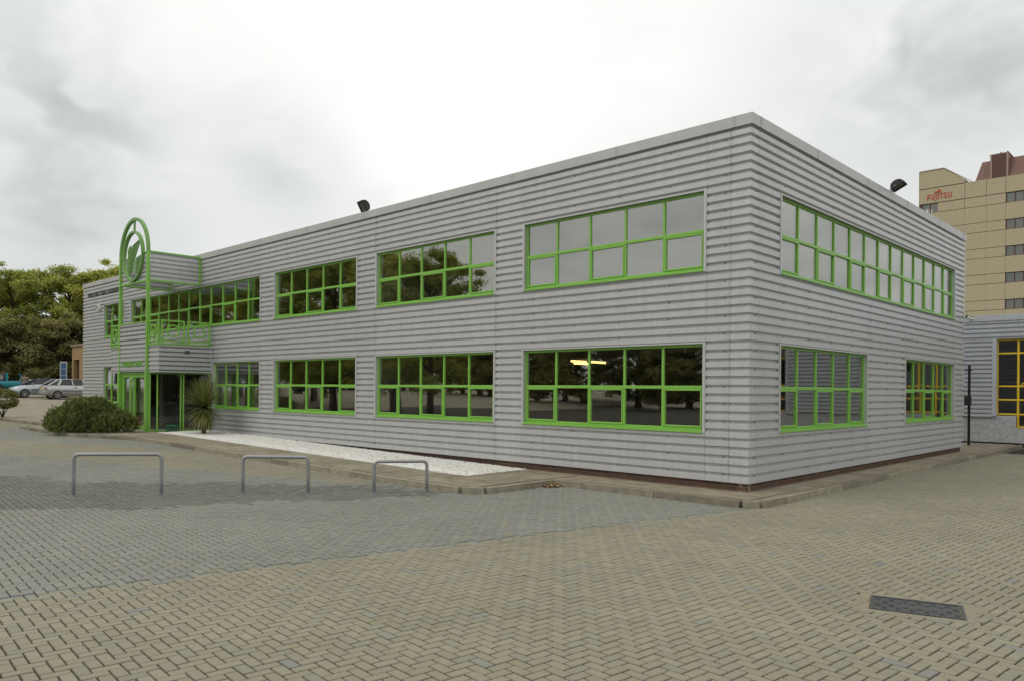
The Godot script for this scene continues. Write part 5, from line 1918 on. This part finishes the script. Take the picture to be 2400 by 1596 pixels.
func needle_tufts(spots: Array, per: int, length: float, width: float, cols: Array) -> ArrayMesh:
	# spots: [place, outward direction]
	var v := PackedVector3Array()
	var n := PackedVector3Array()
	var c := PackedColorArray()
	for s in spots:
		var col: Color = cols[rng.randi() % cols.size()] * rng.randf_range(0.75, 1.2)
		for k in per:
			var d: Vector3 = (s[1] + Vector3(rng.randfn(0, 0.5), rng.randfn(0, 0.5), rng.randfn(0, 0.5))).normalized()
			var b: Vector3 = s[0] + s[1] * rng.randf_range(-0.4, 0.6) * length
			var side := d.cross(Vector3(rng.randf() - 0.5, rng.randf() - 0.5, rng.randf() - 0.5)).normalized() * width * 0.5
			var tip := b + d * length * rng.randf_range(0.7, 1.1)
			var nn := (tip - b).cross(side).normalized()
			if nn.dot(s[1]) < 0.0:
				nn = -nn
				side = -side
			for x in [b - side, b + side, tip]:
				v.append(x)
				n.append(nn)
				c.append(col)
	var a := []
	a.resize(Mesh.ARRAY_MAX)
	a[Mesh.ARRAY_VERTEX] = v
	a[Mesh.ARRAY_NORMAL] = n
	a[Mesh.ARRAY_COLOR] = c
	var m := ArrayMesh.new()
	m.add_surface_from_arrays(Mesh.PRIMITIVE_TRIANGLES, a)
	return m


func planting() -> void:
	# spiky yucca in the pebbles
	var o := thing("yucca_plant", "spiky yucca with drooping yellowed lower leaves growing in the white pebbles", "plant", Vector3(-20.65, path_level(-20.65), 1.2))
	tube_part("trunk", M.bark, o, [Vector3(0, -0.05, 0), Vector3(0.01, 0.3, 0), Vector3(-0.01, 0.65, 0.01), Vector3(0, 1.0, 0)], [0.075, 0.07, 0.065, 0.05], 9)
	var top := []
	var skirt := []
	for k in 430:
		var t := rng.randf()
		var el := lerpf(-0.45, 1.4, t)
		var az := rng.randf() * TAU
		var d := Vector3(cos(az) * cos(el), sin(el), sin(az) * cos(el))
		var g := Color(0.12, 0.145, 0.055).lerp(Color(0.23, 0.25, 0.11), rng.randf())
		top.append([Vector3(0, 0.93 + 0.15 * t, 0) + d * 0.04, d, rng.randf_range(0.86, 1.12) * (0.92 + 0.16 * t), 0.046, rng.randf_range(0.05, 0.3), g])
	for k in 120:
		var az := rng.randf() * TAU
		var el := rng.randf_range(-1.0, -0.2)
		var d := Vector3(cos(az) * cos(el), sin(el), sin(az) * cos(el))
		var g := Color(0.24, 0.24, 0.09).lerp(Color(0.40, 0.37, 0.17), rng.randf())
		skirt.append([Vector3(0, rng.randf_range(0.75, 0.95), 0) + d * 0.04, d, rng.randf_range(0.7, 0.9), 0.042, rng.randf_range(0.3, 0.9), g])
	part(blades_mesh(top), "leaves", M.blades, o)
	part(blades_mesh(skirt), "lower_leaves", M.blades, o)
	# low pine beside the doors: rounded masses of short needle tufts
	var b := thing("pine_shrub", "broad dark green dwarf pine shrub in the bed in front of the doors", "shrub", Vector3(-24.35, path_level(-24.4) - 0.01, 3.75))
	b.scale = Vector3(0.94, 0.88, 0.94)
	var across := Vector3(0.72, 0, -0.69)
	var into := Vector3(-0.69, 0, -0.72)
	var lumps := [[-1.15, 0.45, 0.0, 0.62], [-0.6, 0.72, 0.1, 0.68], [0.0, 0.72, -0.1, 0.72], [0.45, 0.55, 0.2, 0.62], [1.0, 0.42, 0.0, 0.52], [1.4, 0.32, -0.15, 0.42], [-1.45, 0.34, -0.1, 0.40], [-0.2, 0.35, -0.5, 0.55], [0.7, 0.3, -0.45, 0.48], [-0.9, 0.3, -0.45, 0.5], [0.2, 0.9, 0.2, 0.5], [-0.35, 0.95, 0.15, 0.46]]
	var spots := []
	for l in lumps:
		var c: Vector3 = across * l[0] + Vector3.UP * l[1] + into * l[2]
		for k in int(560 * l[3] * l[3] / 0.36):
			var d := Vector3(rng.randfn(), rng.randfn() + 0.35, rng.randfn()).normalized()
			var p: Vector3 = c + d * l[3] * rng.randf_range(0.72, 1.06) * (1.0 + 0.12 * sin(d.x * 9.0 + l[0] * 5.0) * sin(d.z * 8.0))
			if p.y < 0.02:
				continue
			spots.append([p, (d + Vector3.UP * 0.9).normalized()])
	part(needle_tufts(spots, 26, 0.10, 0.016, [Color(0.12, 0.165, 0.042), Color(0.15, 0.195, 0.048), Color(0.21, 0.245, 0.057), Color(0.085, 0.125, 0.037), Color(0.27, 0.285, 0.07)]), "foliage", M.needles, b)
	var rust := []
	for k in 60:
		var p: Vector3 = across * 1.72 + Vector3.UP * 0.42 + Vector3(rng.randfn(0, 0.07), rng.randfn(0, 0.13), rng.randfn(0, 0.09))
		rust.append([p, (across + Vector3.UP).normalized()])
	part(needle_tufts(rust, 14, 0.09, 0.011, [Color(0.22, 0.14, 0.03), Color(0.16, 0.1, 0.03)]), "browned_shoots", M.needles, b)
	for k in 9:
		var a := across * rng.randf_range(-1.1, 1.1) + into * rng.randf_range(-0.3, 0.3)
		tube_part("branch", M.bark, b, [a * 0.3, a * 0.7 + Vector3(0, 0.3, 0), a + Vector3(0, 0.7, 0)], [0.03, 0.022, 0.01], 6)
	# clipped shrub on short stems at the far kerb
	var t := thing("clipped_shrub", "small clipped round-topped shrub on bare stems at the far kerb", "shrub", Vector3(-41.5, path_level(-41.5), 2.75))
	for k in 5:
		var az := TAU * k / 5.0
		tube_part("stem", M.bark, t, [Vector3(0, -0.05, 0), Vector3(cos(az) * 0.12, 0.28, sin(az) * 0.12), Vector3(cos(az) * 0.35, 0.62, sin(az) * 0.35)], [0.035, 0.028, 0.018], 6)
	var pts := []
	for k in 2600:
		var d := Vector3(rng.randfn(), rng.randfn(), rng.randfn()).normalized()
		d = Vector3(signf(d.x) * pow(absf(d.x), 0.8), signf(d.y) * pow(absf(d.y), 0.75), signf(d.z) * pow(absf(d.z), 0.8))
		pts.append([Vector3(0, 0.98, 0) + d * Vector3(0.74, 0.53, 0.74) * rng.randf_range(0.8, 1.03), d.normalized()])
	part(leaf_cloud(pts, 0.05, [Color(0.11, 0.14, 0.03), Color(0.16, 0.18, 0.04), Color(0.08, 0.11, 0.025), Color(0.22, 0.21, 0.05)]), "foliage", M.leaves, t)


func leaf_cloud(pts: Array, size: float, cols: Array) -> ArrayMesh:
	# pts: [place, outward direction]; every leaf is a folded diamond of two triangles
	var v := PackedVector3Array()
	var n := PackedVector3Array()
	var c := PackedColorArray()
	for s in pts:
		var col: Color = cols[rng.randi() % cols.size()] * rng.randf_range(0.75, 1.25)
		var f := Vector3(rng.randfn(), rng.randfn(), rng.randfn()).normalized()
		var nn: Vector3 = (s[1] * 0.7 + Vector3.UP * 0.35 + Vector3(rng.randfn(0, 0.6), rng.randfn(0, 0.6), rng.randfn(0, 0.6))).normalized()
		var a := f.cross(nn).normalized()
		if a == Vector3.ZERO:
			a = Vector3.RIGHT
		var b := nn.cross(a)
		var k := size * rng.randf_range(0.7, 1.3)
		var p: Vector3 = s[0]
		var p0 := p - a * k
		var p1 := p + b * k * 0.62
		var p2 := p + a * k
		var p3 := p - b * k * 0.62
		var fold := nn * k * 0.16
		for x in [p0 - fold, p1, p2 - fold, p0 - fold, p2 - fold, p3]:
			v.append(x)
			n.append(nn)
			c.append(col)
	var a2 := []
	a2.resize(Mesh.ARRAY_MAX)
	a2[Mesh.ARRAY_VERTEX] = v
	a2[Mesh.ARRAY_NORMAL] = n
	a2[Mesh.ARRAY_COLOR] = c
	var m := ArrayMesh.new()
	m.add_surface_from_arrays(Mesh.PRIMITIVE_TRIANGLES, a2)
	return m


func grow_tree(sd: int, height: float, spread: float, low: float, cols: Array, per := 330) -> Array:
	# trunk and limbs as tubes, sprays of leaves round the ends of the twigs
	rng.seed = sd
	var wood := S(true)
	var trunk_top := height * 0.45
	tube(wood, [Vector3(0, -0.3, 0), Vector3(0.1, height * 0.15, 0), Vector3(-0.05, height * 0.3, 0.1), Vector3(0, trunk_top, 0), Vector3(0.1, height * 0.8, 0.05)], [0.3, 0.24, 0.19, 0.14, 0.05], 7)
	var tips := []
	var limbs := 30
	for k in limbs:
		var t := (k + rng.randf()) / limbs
		var from := Vector3(0, lerpf(height * low, height * 0.82, t), 0)
		var az := k * 2.4 + rng.randf_range(-0.4, 0.4)
		var reach := spread * (0.55 + 0.6 * sin(PI * clampf(t * 0.8 + 0.15, 0, 1))) * rng.randf_range(0.75, 1.1)
		var rise := lerpf(0.15, 1.1, t) * reach * rng.randf_range(0.7, 1.2)
		var end := from + Vector3(cos(az) * reach, rise, sin(az) * reach)
		end.y = minf(end.y, height * rng.randf_range(0.93, 1.0))
		var mid := from.lerp(end, 0.5) + Vector3(0, reach * 0.08, 0)
		tube(wood, [from, mid, end], [0.09, 0.05, 0.015], 5, false)
		for j in 5:
			var u := rng.randf_range(0.45, 1.05)
			tips.append(from.lerp(end, u) + Vector3(rng.randfn(0, 0.45), rng.randfn(0, 0.35), rng.randfn(0, 0.45)) * spread * 0.26)
	for k in 14:
		tips.append(Vector3(rng.randfn(0, spread * 0.3), height * rng.randf_range(0.86, 1.0), rng.randfn(0, spread * 0.3)))
	var pts := []
	for p in tips:
		var r := rng.randf_range(0.45, 0.95) * spread * 0.2
		for k in int(per * rng.randf_range(0.6, 1.2)):
			var d := Vector3(rng.randfn(), rng.randfn() * 0.62, rng.randfn())
			var q2: Vector3 = p + d * r * 0.62
			if q2.y > 0.25:
				pts.append([q2, (d.normalized() + Vector3.UP * 0.3).normalized()])
	return [finish(wood), leaf_cloud(pts, 0.092, cols)]


func trees() -> void:
	var green := [Color(0.292, 0.353, 0.083), Color(0.373, 0.411, 0.091), Color(0.243, 0.303, 0.073), Color(0.486, 0.471, 0.109), Color(0.324, 0.336, 0.083)]
	var olive := [Color(0.422, 0.437, 0.091), Color(0.496, 0.505, 0.101), Color(0.340, 0.370, 0.083), Color(0.496, 0.487, 0.109)]
	var dull := [Color(0.178, 0.202, 0.073), Color(0.243, 0.236, 0.091), Color(0.308, 0.269, 0.109)]
	var kinds := [grow_tree(101, 12.0, 3.4, 0.16, olive), grow_tree(202, 13.0, 3.7, 0.14, green), grow_tree(303, 11.5, 3.2, 0.15, green), grow_tree(404, 6.5, 2.9, 0.05, dull, 260)]
	var row := [ # x, z, kind, scale, turn, label
		[-81.5, -2.5, 0, 1.0, 0.3, "yellow green tree at the left edge of the far row"],
		[-77.8, -6.2, 1, 0.93, 1.6, "green tree second from the left edge in the far row"],
		[-74.6, -10.2, 2, 1.08, 2.9, "full green tree behind the silver blue car"],
		[-72.2, -14.2, 0, 1.08, 4.1, "tall yellow green tree left of the building's far corner"],
		[-69.5, -18.0, 1, 0.98, 5.0, "green tree rising just behind the far end of the building"],
		[-67.0, -22.0, 0, 1.06, 0.9, "tall tree showing beside the porch arch above the roof"],
		[-87.0, 1.5, 1, 0.95, 2.2, "green tree at the far left behind the off-road car"],
		[-76.0, 0.8, 3, 0.92, 0.0, "low dull bush under the far trees at the left edge"],
		[-73.0, -4.0, 3, 1.0, 1.9, "low dark bush under the trees behind the person"],
		[-70.3, -8.4, 3, 1.05, 3.6, "low bushy growth between the hatchback and the tan building"],
		[-67.5, -12.6, 3, 1.0, 5.2, "low dark bush behind the tan building"],
		[-86.0, -8.0, 1, 0.95, 0.7, "green tree of the second far row behind the off-road car"],
		[-82.0, -14.0, 2, 0.95, 2.7, "green tree of the second far row behind the silver cars"],
		[-79.0, -20.0, 1, 0.95, 4.7, "green tree of the second far row beside the building's end"],
		[-80.5, -4.5, 3, 1.15, 1.2, "dark undergrowth filling the gap behind the off-road car"],
		[-77.5, -10.5, 3, 1.15, 2.4, "dark undergrowth filling the gap behind the pale blue car"],
		[-74.5, -16.5, 3, 1.15, 4.3, "dark undergrowth filling the gap behind the tan building"],
		# across the yard, left of and behind the camera: seen mirrored in the front windows
		[-33.8, 20.5, 1, 0.90, 0.5, "tree across the yard mirrored at the left of the second upper window"],
		[-39.0, 21.5, 0, 1.02, 2.5, "yellow green tree across the yard mirrored between the second and third windows"],
		[-44.5, 20.0, 2, 1.10, 3.5, "full tree across the yard mirrored at the right of the third upper window"],
		[-50.0, 21.0, 1, 1.0, 4.4, "green tree across the yard mirrored at the left of the third upper window"],
		[-56.0, 20.5, 0, 1.05, 5.4, "yellow green tree across the yard mirrored at the right end of the window band"],
		[-62.5, 21.0, 2, 1.1, 1.1, "full tree across the yard mirrored in the window band behind the balcony"],
		[-69.0, 20.0, 1, 1.0, 2.1, "green tree across the yard mirrored in the middle of the window band"],
		[-76.0, 21.0, 0, 1.05, 3.1, "yellow green tree across the yard mirrored behind the balcony rail"],
		[-83.0, 20.5, 2, 1.1, 4.1, "full tree across the yard mirrored at the left end of the window band"],
		[-91.0, 20.0, 1, 1.0, 5.1, "green tree across the yard mirrored in the far upper window"],
		[-99.0, 19.0, 0, 1.0, 0.1, "yellow green tree far across the yard mirrored in the far windows"]]
	var ordinal := ["first", "second", "third", "fourth", "fifth", "sixth", "seventh", "eighth", "ninth", "tenth", "eleventh", "twelfth", "thirteenth", "fourteenth", "fifteenth", "sixteenth", "seventeenth", "eighteenth", "nineteenth", "twentieth", "last"]
	for k in 21:
		row.append([-26.0 - 5.2 * k, 62.0 + 3.0 * sin(k * 2.1), 3, 1.55 + 0.2 * sin(k * 1.7), k * 1.3, "bush in the hedge mirrored low in the front windows, %s from its near end" % ordinal[k]])
	# and on the camera's right hand, mirrored in the lobby glass
	for k in 6:
		row.append([22.0 + 3.5 * k, 33.0 - 3.2 * k, 3, 1.0 + 0.1 * sin(k * 2.0), k * 0.9, "bush behind the camera mirrored in the lobby glass, %s along its row" % ordinal[k]])
	for r in row:
		var o := thing("leafy_tree" if r[2] < 3 else "leafy_bush", r[5], "tree" if r[2] < 3 else "bush", Vector3(r[0], yard(r[0]) + 0.1, r[1]), r[4], "trees round the car park")
		o.scale = Vector3(1.0, 0.94, 1.0) * r[3]
		part(kinds[r[2]][0], "trunk", M.bark, o)
		part(kinds[r[2]][1], "crown", M.leaves, o)
